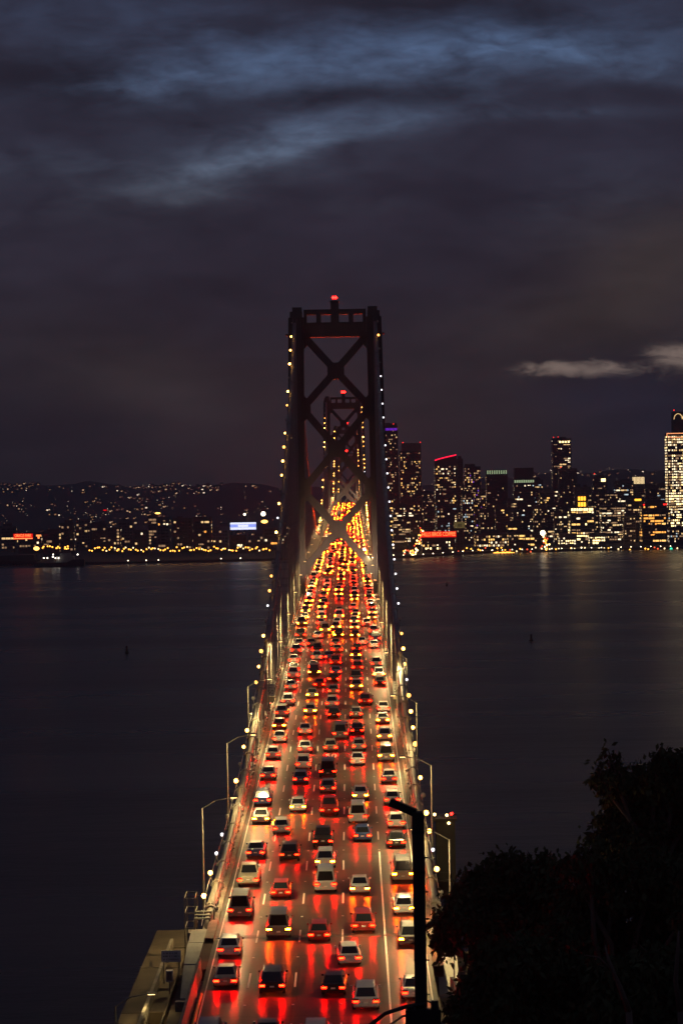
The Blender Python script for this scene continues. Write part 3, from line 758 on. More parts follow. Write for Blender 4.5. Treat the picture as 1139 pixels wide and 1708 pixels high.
# ------------------------------------------------------------------ dark mast with lights beside the right cable
mt = empty('light_mast', (12.55, 232, 0)); tag(mt, 'dark mast with three amber lamps and a red one beside the right cable', 'mast')
mb = MB()
for x in (-.9, .9):
    for y_ in (-.9, .9): mb.beam((x, y_, -2), (x, y_, 66.6), .22, .22)
for k in range(22):
    z = 3 * k
    for a, b in (((-.9, -.9), (.9, -.9)), ((.9, -.9), (.9, .9)), ((-.9, .9), (.9, .9)), ((-.9, -.9), (-.9, .9))):
        mb.beam((*a, z), (*b, z), .12, .12); mb.beam((*a, z), (*b, z + 3), .1, .1)
mb.build('lattice', M_DARK, mt)
MB().box(-1.0, 1.0, -1.0, 1.0, 58.5, 66.6).build('cladding', M_DARK, mt)
MB().box(-1.25, 1.25, -1.3, 1.3, 66.6, 66.85).build('platform', M_DARK, mt)
MB().box(-1.6, .8, -2.2, -.95, 60.2, 60.35).box(-1.6, .8, -2.2, -2.12, 61.2, 61.3).box(-1.6, -1.5, -2.2, -2.1, 60.3, 61.3).box(.7, .8, -2.2, -2.1, 60.3, 61.3).build('side_platform', M_DARK, mt)
for x, z, g in ((-1.15, 67.3, G_SPOT), (.15, 67.2, G_SPOT), (.35, 66.35, G_SPOT), (.65, 67.35, G_BEACON)):
    l = MB().tube([(x, -1.15, z - .5), (x, -1.15, z - .12)], .05, 5).build('lamp', M_DARK, mt); MB().sphere((x, -1.15, z), .15, 8, 6).build('bulb', g, l)

# ------------------------------------------------------------------ traffic
COLS = {'white': (.72, .72, .70), 'silver': (.48, .49, .50), 'grey': (.16, .165, .17), 'black': (.018, .018, .02), 'blue': (.03, .07, .20), 'red': (.30, .025, .02), 'beige': (.42, .37, .28)}
CMAT = {k: mat('car_paint_' + k, c, .28, .0, .04, .5, coat=.6) for k, c in COLS.items()}
def lens(w, h, d):
    m = MB().box(-w - .012, w + .012, min(-.03 * d, .05 * d), max(-.03 * d, .05 * d), -h - .012, h + .012, 1); y = .056 * d
    q = [(-w, y, -h), (w, y, -h), (w, y - .012 * d, h), (-w, y - .012 * d, h)]
    m.quad(q if d < 0 else q[::-1], 0); return m
def car_kind(kind):
    # stations: y, z bottom, z belt, half width   (rear at y = 0, nose at +L)
    D = dict(
        sedan=dict(L=4.7, W=.90, st=[(0, .38, .86, .80), (.12, .28, .98, .87), (.9, .22, 1.0, .90), (2.2, .20, .98, .91), (3.4, .20, .93, .90), (4.4, .25, .78, .84), (4.7, .34, .62, .72)],
                   cab=(.62, 1.30, 2.45, 3.45, 1.44)),
        hatchback=dict(L=4.3, W=.89, st=[(0, .38, .90, .80), (.10, .28, 1.02, .87), (.8, .22, 1.03, .90), (2.2, .20, .99, .90), (3.1, .20, .95, .89), (4.0, .25, .80, .84), (4.3, .34, .64, .72)],
                       cab=(.12, .55, 2.3, 3.2, 1.52)),
        suv=dict(L=4.8, W=.96, st=[(0, .45, 1.00, .86), (.10, .34, 1.12, .93), (.9, .30, 1.14, .96), (2.4, .28, 1.12, .96), (3.5, .28, 1.08, .95), (4.5, .32, .96, .90), (4.8, .42, .78, .80)],
                 cab=(.10, .42, 2.6, 3.55, 1.76)),
        van=dict(L=5.2, W=1.0, st=[(0, .40, 1.10, .92), (.08, .32, 1.20, .98), (.9, .28, 1.20, 1.0), (2.8, .26, 1.18, 1.0), (4.2, .26, 1.12, .98), (5.0, .30, .95, .92), (5.2, .40, .78, .82)],
                 cab=(.06, .20, 3.4, 4.45, 2.1)),
        pickup=dict(L=5.6, W=.98, st=[(0, .55, 1.05, .90), (.08, .42, 1.12, .95), (1.6, .38, 1.12, .97), (2.8, .34, 1.12, .98), (4.2, .34, 1.10, .97), (5.3, .38, 1.0, .92), (5.6, .48, .80, .84)],
                    cab=(1.75, 1.95, 3.3, 4.1, 1.86)))[kind]
    L_, W, stn = D['L'], D['W'], D['st']
    mb = MB(); rings = []
    for y_, zb, zt, hw in stn:
        rings += [(-hw * .9, y_, zb), (hw * .9, y_, zb), (hw, y_, zb + .12), (hw, y_, zt - .14), (hw * .88, y_, zt), (-hw * .88, y_, zt), (-hw, y_, zt - .14), (-hw, y_, zb + .12)]
    n = 8; Fc = [tuple(range(7, -1, -1))[::1]] + [tuple((len(stn) - 1) * n + k for k in range(n))]
    for i in range(len(stn) - 1):
        for k in range(n): Fc.append((i * n + k, i * n + (k + 1) % n, (i + 1) * n + (k + 1) % n, (i + 1) * n + k))
    mb.add(rings, Fc)
    r0, r1, f1, f0, H = D['cab']
    def belt(y_): return float(np.interp(y_, [q[0] for q in stn], [q[2] for q in stn])) - .04
    bw, tw = W * .86, W * .70
    cab = [(-bw, r0, belt(r0)), (bw, r0, belt(r0)), (bw, f0, belt(f0)), (-bw, f0, belt(f0)), (-tw, r1, H), (tw, r1, H), (tw, f1, H), (-tw, f1, H), (-tw * .8, (r1 + f1) / 2, H + .03), (tw * .8, (r1 + f1) / 2, H + .03)]
    mb.add(cab, [(0, 1, 5, 4), (1, 2, 6, 5), (2, 3, 7, 6), (3, 0, 4, 7), (4, 5, 9, 8), (8, 9, 6, 7), (5, 6, 9), (7, 4, 8)])
    if kind == 'pickup': mb.box(-.80, .80, .15, 1.65, 1.125, 1.128)
    mb.box(-W * .9, W * .9, -.08, .04, stn[0][1] + .02, stn[0][1] + .22)
    for s in (-1, 1): mb.box(*sorted((s * W, s * (W + .16))), f0 - .45, f0 - .30, belt(f0) + .02, belt(f0) + .16)
    body = mb.mesh('body_' + kind, CMAT['white'])
    # glass, slightly proud of the cabin faces
    def inset(p, k=.10, off=.012):
        p = [Vector(q) for q in p]; c = sum(p, Vector()) / 4; nrm = (p[1] - p[0]).cross(p[2] - p[0]).normalized()
        return [q + (c - q) * k + nrm * off for q in p]
    P = [Vector(c) for c in cab]
    gl = {'rear_window': MB().quad(inset([P[0], P[1], P[5], P[4]], .14)), 'windshield': MB().quad(inset([P[2], P[3], P[7], P[6]], .12)),
          'side_window': MB().quad(inset([P[1], P[2], P[6], P[5]], .14)), 'side_window ': MB().quad(inset([P[3], P[0], P[4], P[7]], .14))}
    gl = {k: v_.mesh(k + '_' + kind, M_GLASS) for k, v_ in gl.items()}
    zt, hw = stn[1][2], stn[0][3]
    tl = lens(.19, .125, -1).mesh('tail_light_' + kind, [G_TAIL[1], M_BLACK])
    hl = lens(.15, .08, 1).mesh('headlight_' + kind, [G_HEAD, M_BLACK])
    zt_l = zt - .24
    tpos = [(s * (hw - .13), -.012, zt_l) for s in (-1, 1)]; hpos = [(s * (stn[-1][3] - .14), L_ - .06, stn[-1][2] - .04) for s in (-1, 1)]
    wr = .34 if kind in ('sedan', 'hatchback') else .38
    wpos = [(s * (W - .10), y_, wr) for s in (-1, 1) for y_ in (L_ * .19, L_ * .81)]
    wm = MB().tube([(-.11, 0, 0), (.11, 0, 0)], wr, 14); wm.tube([(-.118, 0, 0), (.118, 0, 0)], wr * .58, 10, mi=1); wme = wm.mesh('wheel_' + kind, [M_RUBBER, M_GALV])
    pl = MB().box(-.16, .16, -.06, -.02, 0, .11).mesh('plate_' + kind, M_SIGNW)
    return dict(L=L_, body=body, glass=gl, tl=tl, hl=hl, tpos=tpos, hpos=hpos, wheel=wme, wpos=wpos, plate=pl, zp=stn[0][1] + .24, H=H)
def truck_kind():
    body = MB().box(-1.05, 1.05, .2, 6.9, .55, .80).box(-1.0, 1.0, 5.2, 7.2, .55, 1.55).prism([(5.2, 1.55), (7.2, 1.55), (6.6, 2.35), (5.2, 2.35)], 'x', -.95, .95).box(-1.05, 1.05, -.05, .2, .5, .75)
    bx = MB().box(-1.18, 1.18, 0, 5.05, .95, 3.25).box(-1.2, 1.2, -.02, .06, .93, 3.27).box(-.02, .02, -.035, -.02, .98, 3.2)
    for s in (-1, 1): bx.box(*sorted((s * .45, s * .49)), -.05, -.02, 1.0, 3.2)
    wr = .45; wm = MB().tube([(-.15, 0, 0), (.15, 0, 0)], wr, 14); wm.tube([(-.158, 0, 0), (.158, 0, 0)], wr * .5, 10, mi=1)
    return dict(L=7.3, body=body.mesh('body_truck', CMAT['white']), box=bx.mesh('cargo_box', mat('cargo_box_paint', (.36, .35, .33), .5, 0, .15, 1)), glass={'windshield': MB().quad([(-.85, 7.0, 1.65), (-.85, 6.68, 2.28), (.85, 6.68, 2.28), (.85, 7.0, 1.65)]).mesh('ws_truck', M_GLASS)},
                tl=lens(.12, .12, -1).mesh('tl_truck', [G_TAIL[1], M_BLACK]), hl=lens(.14, .09, 1).mesh('hl_truck', [G_HEAD, M_BLACK]),
                tpos=[(s * .88, -.08, .78) for s in (-1, 1)], hpos=[(s * .78, 7.2, .85) for s in (-1, 1)], wheel=wm.mesh('wheel_truck', [M_RUBBER, M_GALV]),
                wpos=[(s * .95, y_, wr) for s in (-1, 1) for y_ in (1.3, 6.2)], plate=MB().box(-.16, .16, -.07, -.05, 0, .1).mesh('plate_truck', M_SIGNW), zp=.6, H=3.25)
KINDS = {k: car_kind(k) for k in ('sedan', 'hatchback', 'suv', 'van', 'pickup')}; KINDS['box truck'] = truck_kind()
KN = {'suv': 'tall estate car', 'van': 'van', 'sedan': 'saloon car', 'hatchback': 'hatchback', 'pickup': 'pickup truck', 'box truck': 'box truck'}
LANE = ['leftmost lane', 'second lane from left', 'middle lane', 'second lane from right', 'rightmost lane']
rs = random.Random(11)
cars = []
for li in range(5):
    y_ = 128 + rs.uniform(0, 9)
    while y_ < 1720:
        kd = rs.choices(list(KINDS), [32, 24, 24, 9, 9, .7 if y_ > 400 else 0])[0]
        cars.append([y_, li, kd, rs.choices(list(COLS), [20, 20, 20, 16, 9, 7, 8])[0], (rs.uniform(-.3, .3) if rs.random() > .06 else (1.15 if li < 4 and (li == 0 or rs.random() < .5) else -1.15)), rs.choices([0, 1, 2], [30, 50, 20] if y_ < 420 else [10, 40, 50] if y_ < 620 else [5, 20, 75])[0]])
        y_ += KINDS[kd]['L'] + (rs.uniform(18, 30) if rs.random() < .06 else rs.uniform(5, 15) if y_ < 330 else rs.uniform(4, 11) if y_ < 600 else rs.uniform(3.2, 8))
cars.sort(key=lambda c: c[0])
counts = [0] * 5; stuff = MB(); SM = list(CMAT.values()) + [M_GLASS] + G_TAIL + [G_HEAD]
for i, (y_, li, kd, cl, jx, ti) in enumerate(cars):
    K = KINDS[kd]; X = -7.08 + 3.54 * li + jx; counts[li] += 1
    if i < 300:
        r_ = empty('box_truck' if kd == 'box truck' else 'pickup_truck' if kd == 'pickup' else 'van' if kd == 'van' else 'car', (X, y_, zd(y_) + .01)); r_.rotation_euler = (rotx(y_ + 2), 0, R(rs.choice((0, 0, 0, .4, -.4)) + (math.copysign(3.2, -jx) if abs(jx) > .5 else 0)))
        art = 'white' if kd == 'box truck' else cl
        tag(r_, f'{art} {KN[kd]}, {ordinal(counts[li])} from the near end in the {LANE[li]}', {'box truck': 'truck', 'pickup': 'pickup', 'van': 'van'}.get(kd, 'car'), 'traffic driving away across the bridge')
        link_obj('body', K['body'], r_, m=CMAT[art])
        if 'box' in K: link_obj('cargo_box', K['box'], r_)
        for p in K['tpos']: link_obj('tail_light', K['tl'], r_, p, m=G_TAIL[ti])
        for p in K['hpos']: link_obj('headlight', K['hl'], r_, p)
        for nm, me in K['glass'].items():
            if y_ < 420 or nm == 'rear_window': link_obj(nm.strip(), me, r_)
        if y_ < 330:
            for p in K['wpos']: link_obj('wheel', K['wheel'], r_, p)
            link_obj('number_plate', K['plate'], r_, (0, -.02, K['zp']))
    else:
        z = zd(y_); a = slope(y_)
        def put(me, off, mi):
            vv = [(X + off[0] + q.co.x, y_ + off[1] + q.co.y, z + off[2] + q.co.z + a * (off[1] + q.co.y)) for q in me.vertices]
            for p in me.polygons: pass
            k0 = len(stuff.v); stuff.v += vv
            for p in me.polygons: stuff.f.append(tuple(q + k0 for q in p.vertices)); stuff.mi.append(mi if p.material_index == 0 else len(CMAT))
        put(K['body'], (0, 0, 0), list(COLS).index(cl))
        if 'box' in K: put(K['box'], (0, 0, 0), 0)
        for me in K['glass'].values(): put(me, (0, 0, 0), len(CMAT))
        for p in K['tpos']: put(K['tl'], p, len(CMAT) + 1 + ti)
        for p in K['hpos']: put(K['hl'], p, len(CMAT) + 4)
tag(stuff.build('distant_traffic', SM), 'far mass of glowing tail lights packed on the deck towards the crest', 'traffic', kind='stuff')
print('cars', len(cars))

# ------------------------------------------------------------------ city
WCOL = [glow('window_warm', (1, .64, .27), 1.3, False), glow('window_yellow', (1, .55, .15), 2.0, False), glow('window_white', (1, .80, .50), 2.2, False),
        glow('window_cool', (.75, .92, 1), .9, False), glow('window_dim', (1, .58, .30), .45, False), glow('window_orange', (1, .40, .07), 2.0, False),
        glow('window_bright', (1, .72, .30), 4.0, False), glow('window_violet', (.35, .10, 1), .8, False)]
WALLS = [mat('facade_dark', (.045, .042, .042), .6, 0, .2, .05), mat('facade_brown', (.075, .058, .045), .7, 0, .2, .05), mat('facade_stone', (.16, .14, .12), .8, 0, .2, .05), mat('facade_glass', (.02, .022, .026), .25, 0, .2, .05)]
M_PANE = mat('dark_window_pane', (.012, .013, .016), .15)
rb = random.Random(5)
def roof_gear(root, w, d, h, r):
    mb = MB()
    for _ in range(r.randint(1, 3)):
        a, b = r.uniform(.1, .3) * w, r.uniform(.1, .3) * d; cx, cy = r.uniform(-.25, .25) * w, r.uniform(.25, .7) * d
        mb.box(cx - a, cx + a, cy - b, cy + b, h + .01, h + r.uniform(2, 5))
    mb.build('roof_plant', WALLS[0], root)
def windows(mb, pb, w, d, z0, z1, cw, ch, p, mix, r, rows=None, band=0.0, sides=True):
    nz = max(1, int((z1 - z0) / ch)); join = r.choice((.05, .15, .35, .5))
    faces = [('f', w)]
    if sides: faces += [('l', d), ('r', d)]
    for fc, width in faces:
        nx = max(1, int((width - .8) / cw)); ox = (width - nx * cw) / 2
        for j in range(nz):
            rowp = p * r.choice((.3, .7, 1, 1, 1.6)); full = r.random() < band
            kcol = r.choice(mix)
            i = -1
            while i < nx - 1:
                i += 1; run = 1
                while i + run < nx and run < 5 and r.random() < join: run += 1
                a0, a1 = ox + i * cw + cw * .16, ox + (i + run) * cw - cw * .16; i += run - 1
                b0, b1 = z0 + j * ch + ch * .28, z0 + (j + 1) * ch - ch * .12
                lit = full and r.random() < .9 or r.random() < rowp
                tgt = mb if lit else pb; mi = (kcol if r.random() < .5 else r.choice(mix)) if lit else 0
                if lit and r.random() < .25: mi = 4
                if lit and r.random() < .22: b0 += (b1 - b0) * r.uniform(.2, .5)
                e = .12
                if fc == 'f': q = [(-w / 2 + a0, -e, b0), (-w / 2 + a1, -e, b0), (-w / 2 + a1, -e, b1), (-w / 2 + a0, -e, b1)]
                elif fc == 'l': q = [(-w / 2 - e, d - a0, b0), (-w / 2 - e, d - a1, b0), (-w / 2 - e, d - a1, b1), (-w / 2 - e, d - a0, b1)]
                else: q = [(w / 2 + e, a0, b0), (w / 2 + e, a1, b0), (w / 2 + e, a1, b1), (w / 2 + e, a0, b1)]
                tgt.quad(q, mi)
def building(x0, x1, ytop, Y, label, p=.25, mix=(0, 1, 2), wall=0, cw=2.5, ch=3.5, depth=None, band=0.0, seg=None, name='tower_block', ybot=None, gear=True, ground=None):
    """px outline at distance Y; seg = extra setback boxes (fraction x0, x1, z top px)"""
    xm = (x0 + x1) / 2; c = at(xm, ytop, Y); w = (x1 - x0) / F_PX * Y; d = depth or max(16, w * .8)
    g = ground if ground is not None else (hill_z(c.x, Y) - 2 if Y > 3700 else 3.0)
    h = c.z - g
    root = empty(name, (c.x, Y, g)); tag(root, label, 'building' if name != 'house' else 'house')
    b = MB().box(-w / 2, w / 2, 0, d, 0, h); b.box(-w / 2 + .4, w / 2 - .4, .4, d - .4, h, h + .02)
    b.box(-w / 2 - .25, w / 2 + .25, -.25, 0, h - 1.2, h - .2)
    for k_ in range(1, int(w / 9) + 1): xx = -w / 2 + k_ * w / (int(w / 9) + 1); b.box(xx - .35, xx + .35, -.5, 0, 3, h - 1.3)
    b.build('wall', WALLS[wall], root)
    mb, pb = MB(), MB(); r = random.Random(int(x0 * 13 + ytop))
    windows(mb, pb, w, d, 4, h - 2, cw, ch, p, mix, r, band=band)
    if mb.f: o = mb.build('lit_window', WCOL, root); o['kind'] = 'stuff'
    if pb.f: o = pb.build('dark_window', M_PANE, root); o['kind'] = 'stuff'
    if gear: roof_gear(root, w, d, h, r)
    return root, w, d, h
def red_light(root, x, y_, z, r=.9):
    MB().sphere((x, y_, z), r, 6, 4).build('warning_light', G_REDDOT, root)
G_REDDOT = glow('warning_red', (1, .02, .015), 3.0, False)
G_NEON = glow('neon_red', (1, .006, .003), 1.0); G_NEONW = glow('neon_core', (1, .26, .07), 2.4); G_PINK = glow('roof_line_pink', (1, .01, .05), 2.2, False)
G_PURPLE = glow('purple_band', (.16, .02, .55), 1.0, False); G_GREEN = glow('crown_green', (.62, .80, .45), .55, False); G_ORANGE = glow('lantern_orange', (1, .42, .03), 3.0, False)
G_CREAM = glow('crown_cream', (1, .72, .36), 1.4, False); G_TRIM = glow('cornice_orange', (1, .36, .14), 1.6, False); G_SCREEN = glow('screen_blue', (.30, .38, 1), 1.3, False); G_SCREENW = glow('screen_white', (.85, .88, 1), 1.3, False)
G_TRAFFIC = glow('traffic_green', (.05, 1, .55), 1.6, False)

b, w, d, h = building(636, 663, 710, 3650, 'slim tower with a purple light band, directly right of the bridge tower', .22, (0, 4, 0), 3)
MB().box(-w / 2 + 1, w / 2 - 1, -.4, -.2, h - 8, h - 4).build('light_band', G_PURPLE, b); red_light(b, w * .25, 2, h + 3)
b, w, d, h = building(666, 702, 752, 3600, 'dark tower with plain crown and two red roof lights beside the purple-banded tower', .20, (0, 1, 4), 1)
MB().box(-w / 2 + 4, w / 2, .5, d, h + .03, h + 13).build('crown', WALLS[2], b); red_light(b, -w / 2 + 6, 0, h + 14); red_light(b, w / 2 - 1, 0, h + 14)
# curved red-topped tower
b, w, d, h = building(725, 761, 772, 3350, 'tower with a curved glowing red roof line', .36, (0, 1, 2, 4), 0, gear=False)
mb = MB(); pts = []
for i in range(9):
    t = i / 8; pts.append((-w / 2 + w * t, -.5, h + 4 + 8 * t ** .8))
mb2 = MB().prism([(-w / 2, h + .03), (w / 2, h + .03)] + [(p[0], p[2] - .8) for p in reversed(pts)], 'y', 0, d * .8).build('curved_parapet', WALLS[0], b)
MB().tube(pts, .95, 6).build('roof_line', G_PINK, b)
b, w, d, h = building(761, 772, 765, 3420, 'narrow dark tower behind the red-topped curved tower', .12, (0, 4), 0)
b, w, d, h = building(774, 801, 778, 3500, 'dark apartment tower with scattered yellow windows right of the curved tower', .30, (0, 1, 4, 7), 0)
b, w, d, h = building(811, 846, 791, 3400, 'dark flat tower with a pale green lit crown, left of the two', .07, (0, 4, 2), 3)
MB().box(-w / 2 + 1, w / 2 - 1, 1, d - 1, h + .03, h + 7).build('crown', WALLS[0], b); o = MB()
for i in range(9): x = -w / 2 + 2 + i * (w - 4) / 8; o.box(x - .9, x + .9, .5, .95, h + .5, h + 6.2)
o = o.build('crown_light', G_GREEN, b); o['kind'] = 'stuff'
b, w, d, h = building(857, 891, 806, 3380, 'dark stepped tower with a green-white lit band below its top', .10, (0, 3, 2), 3)
MB().box(-w / 2 + 1, w / 2 - 1, 1, d - 1, h + .03, h + 24).build('upper_block', WALLS[3], b); o = MB()
for i in range(9): x = -w / 2 + 2 + i * (w - 4) / 8; o.box(x - 1.3, x + 1.3, .5, .95, h + 1, h + 5)
o = o.build('crown_light', G_GREEN, b); o['kind'] = 'stuff'
b, w, d, h = building(921, 952, 731, 3900, 'tallest dark slab tower in the middle of the skyline', .20, (0, 2, 4), 0, ground=10)
red_light(b, -w / 2 + 2, 0, h + 2); red_light(b, -w / 2 + 10, 0, h + 2.5)
o = MB()
for i in range(4): o.box(-w / 2 + 12 + i * 5, -w / 2 + 15.4 + i * 5, -.3, -.14, h - 8, h - 5)
o = o.build('top_window', WCOL[6], b); o['kind'] = 'stuff'
b, w, d, h = building(932, 962, 781, 3700, 'broad dark tower with a single red light in front of the tallest slab', .05, (4, 0), 1); red_light(b, -w / 2 + 3, 0, h + 2)
b, w, d, h = building(990, 1012, 795, 3500, 'dark tower with one bright lit penthouse window', .05, (4, 0), 0); red_light(b, -w / 2 + 1, 0, h + 5); MB().box(1, 8, -.6, -.2, h - 8, h - 3).build('penthouse_window', WCOL[6], b)
b, w, d, h = building(1026, 1056, 802, 3500, 'dark office tower with cool white lit columns', .30, (2, 3, 0), 0)
b, w, d, h = building(1054, 1075, 808, 3620, 'tower with a cream floodlit column crown', .10, (0, 4), 2)
MB().box(-w / 2 + 1, w / 2 - 1, 1, d - 1, h + .03, h + 13).build('crown', WALLS[2], b); o = MB()
for i in range(9): x = -w / 2 + 1.5 + i * (w - 3) / 8; o.box(x - .7, x + .7, .5, .95, h + 1, h + 12.4)
o = o.build('crown_light', G_CREAM, b); o['kind'] = 'stuff'
b, w, d, h = building(1112, 1150, 722, 3150, 'big bright office tower with orange outlined top at the right edge', .60, (2, 2, 6, 0), 0, cw=2.6, ch=3.9, band=.45)
MB().box(-w / 2 + 10, w / 2, 6, d, h + .03, h + 31).build('setback', WALLS[0], b)
MB().box(-w / 2 - 1, w / 2 + 1, -1.2, -.5, h - 1.2, h).box(-w / 2 + 5, w / 2 + 1, -1.2, -.5, h - 7, h - 6).box(-w / 2 - 1, -w / 2, -1.2, -.5, h - 5, h - 1.2).box(-w / 2 - 1, -w / 2 + 5, -1.2, -.5, h - 6, h - 5).build('cornice_light', G_TRIM, b)
mb = MB()
for k in range(2):
    for i in range(8):
        a0, a1 = math.pi * i / 8, math.pi * (i + 1) / 8; cx = -w / 2 + 17 + k * 12
        mb.beam((cx - 6 * math.cos(a0), 5.5, h + 20 + 8 * math.sin(a0)), (cx - 6 * math.cos(a1), 5.5, h + 20 + 8 * math.sin(a1)), .8, .8)
mb.build('arch', WCOL[0], b); red_light(b, -w / 2 + 11, 5, h + 33)
# lantern-topped stepped building
b, w, d, h = building(950, 992, 846, 3080, 'stepped golden building with a glowing orange lantern on top', .42, (6, 2, 1), 2, cw=3.2, ch=4.2, band=.2)
MB().box(-8, 8, 6, 22, h + .03, h + 9).build('lantern_base', WALLS[2], b); o = MB()
for i in range(3):
    for z0, z1 in ((h + 1, h + 7), (h + 9.5, h + 15)): o.box(-5.4 + i * 3.9, -2.4 + i * 3.9, 5.4, 5.95, z0, z1)
MB().box(-6, 6, 6, 18, h + 9, h + 16).prism([(-6, h + 16), (6, h + 16), (0, h + 20)], 'y', 6, 18).build('lantern', WALLS[2], b); o.build('lantern_light', G_ORANGE, b)
mb = MB()
for i in range(9): mb.box(-w / 2 + 2 + i * (w - 4) / 9, -w / 2 + 4.6 + i * (w - 4) / 9, -.35, -.15, h - 5, h - 1.5)
o = mb.build('cornice_window', WCOL[6], b); o['kind'] = 'stuff'
b, w, d, h = building(933, 962, 890, 3040, 'brightly lit low wing left of the golden stepped building', .93, (6, 6, 2), 2, cw=3.0, ch=3.6, gear=False)
b, w, d, h = building(983, 1010, 889, 3040, 'brightly lit low wing right of the golden stepped building', .93, (6, 6, 2), 2, cw=3.0, ch=3.6, gear=False)
b, w, d, h = building(1003, 1044, 843, 3200, 'wide office block with rows of dim lit floors right of the golden building', .42, (4, 0, 2), 0, band=.2)
b, w, d, h = building(1045, 1071, 831, 3250, 'brown office block with a glowing orange roof strip', .12, (4, 0), 1); MB().box(0, w / 2 - 2, -.5, -.15, h - 4, h - 1).build('roof_strip', G_ORANGE, b)
b, w, d, h = building(1070, 1112, 838, 3090, 'brick building with orange lit windows near the right edge', .30, (5, 1, 5), 1, cw=3.2, ch=4); red_light(b, w * .38, -.5, h - 3, 1.3); red_light(b, w * .46, -.5, h - 3, 1.3); red_light(b, -w * .42, -.5, h - 3, 1.2)
# red neon sign building
b, w, d, h = building(704, 759, 897, 2920, 'brick waterfront building under the red neon lettering', .48, (1, 0, 2, 6), 1, cw=3.1, ch=4.0, gear=False)
nb = empty('neon_sign', (b.location.x, 2919, b.location.z + h)); tag(nb, 'red neon rooftop sign reading hills bros coffee', 'sign')
tm = text_mesh('neon_letters', 'HILLS BROS COFFEE', 7.6, G_NEONW, .25); wid = max(v_.co.x for v_ in tm.vertices) - min(v_.co.x for v_ in tm.vertices)
o = link_obj('lettering', tm, nb, (0, -1.0, 4.6), (R(90), 0, 0)); o.scale.x = (w + 1) / wid
MB().box(-w / 2 - 1.5, w / 2 + 1.5, -.5, .2, .6, 8.6).build('backing_panel', G_NEON, nb); mb = MB()
for i in range(8): mb.beam((-w / 2 + i * w / 7, 0, 0.02), (-w / 2 + i * w / 7, 0, 7), .4, .4)
mb.build('support', M_DARK, nb)
b, w, d, h = building(760, 773, 881, 2990, 'square stair tower with a softly lit louvred top beside the neon sign', .03, (4,), 1, gear=False)
MB().prism([(-w / 2 - 2, 2), (-w / 4, -2), (w / 4, -2), (w / 2 + 2, 2), (w / 2 + 2, 10), (w / 4, 14), (-w / 4, 14), (-w / 2 - 2, 10)], 'z', h + .03, h + 8.5).build('tower_top', glow('soft_top', (.50, .36, .12), .22, False), b); mb = MB()
for i in range(4): mb.box(-2.6 + i * 1.5, -1.9 + i * 1.5, -2.3, -2.05, h + 2, h + 6)
mb.build('louvre', M_BLACK, b)
b, w, d, h = building(793, 846, 890, 3000, 'low waterfront office block with rows of yellow windows right of the stair tower', .55, (1, 0, 2), 0, cw=3.2, ch=4.1, band=.15)
b, w, d, h = building(848, 892, 889, 3010, 'low waterfront office block with warm windows left of the bright street', .45, (0, 2, 1), 1, cw=3.2, ch=4.1, band=.1)
b, w, d, h = building(652, 680, 899, 2980, 'low lit office block at the water beside the bridge', .65, (1, 2, 0), 0, cw=3.4, ch=4.0)
# the rest of the downtown blocks
fill = [(655, 690, 842, 3300, .45, (2, 0)), (684, 705, 862, 3200, .2, (0, 4)), (706, 728, 850, 3500, .2, (0, 4)), (728, 762, 840, 3180, .35, (0, 2, 3)), (770, 790, 822, 3300, .45, (2, 3, 0)), (786, 812, 815, 3600, .3, (0, 1, 7)),
        (800, 822, 852, 3150, .2, (0, 4)), (826, 850, 846, 3200, .15, (0, 1)), (846, 862, 836, 3350, .22, (0, 4)), (884, 905, 800, 3600, .2, (0, 3)), (890, 912, 846, 3200, .22, (0, 4)), (900, 925, 818, 3500, .28, (0, 1)),
        (912, 938, 838, 3300, .3, (0, 4, 2)), (924, 946, 856, 3150, .35, (0, 2)), (958, 985, 812, 3500, .2, (0, 4)), (976, 1000, 822, 3400, .22, (0, 4)), (1010, 1030, 822, 3420, .25, (0, 4)), (1040, 1060, 860, 3120, .25, (4, 0)),
        (1076, 1096, 812, 3500, .25, (0, 2, 3)), (1092, 1114, 806, 3600, .25, (0, 3)), (1098, 1118, 850, 3110, .25, (0, 3)), (1116, 1140, 880, 3060, .45, (2, 0, 3)), (640, 656, 800, 3400, .3, (0, 1)), (700, 724, 822, 3800, .2, (0, 4)), (846, 872, 872, 3080, .3, (0, 1)), (1140, 1190, 790, 3300, .3, (0, 2)), (1190, 1250, 830, 3200, .3, (0, 1))]
seen_l = set()
for k, (a, b_, yt, Y, p, mx) in enumerate(fill):
    lab = f"{('mid-height', 'dark', 'narrow')[k % 3]} downtown block with {('yellow', 'dim', 'scattered')[(k // 3) % 3]} windows, {ordinal(k + 1)} filler between the named towers"
    px = (a + b_) / 2
    nearest = min([(652, 'bridge tower'), (684, 'twin red-light tower'), (745, 'curved red-topped tower'), (828, 'green-crowned tower'), (874, 'stepped green-band tower'), (936, 'tallest slab'), (971, 'golden lantern building'), (1023, 'dim office block'), (1065, 'cream-crowned tower'), (1091, 'orange-window brick building'), (1125, 'big bright tower')], key=lambda q: abs(q[0] - px))
    rel = 'left of' if px < nearest[0] - 4 else 'right of' if px > nearest[0] + 4 else 'in front of'
    ht = 'tall' if yt < 815 else 'mid-height' if yt < 840 else 'low'
    lab = f'{ht} dark block with small lit windows {rel} the {nearest[1]}'
    if lab in seen_l: lab = lab.replace('small', 'few small').replace('dark', 'narrow dark')
    seen_l.add(lab)
    building(a, b_, yt, Y, lab, p, mx, k % 3, name='office_block')
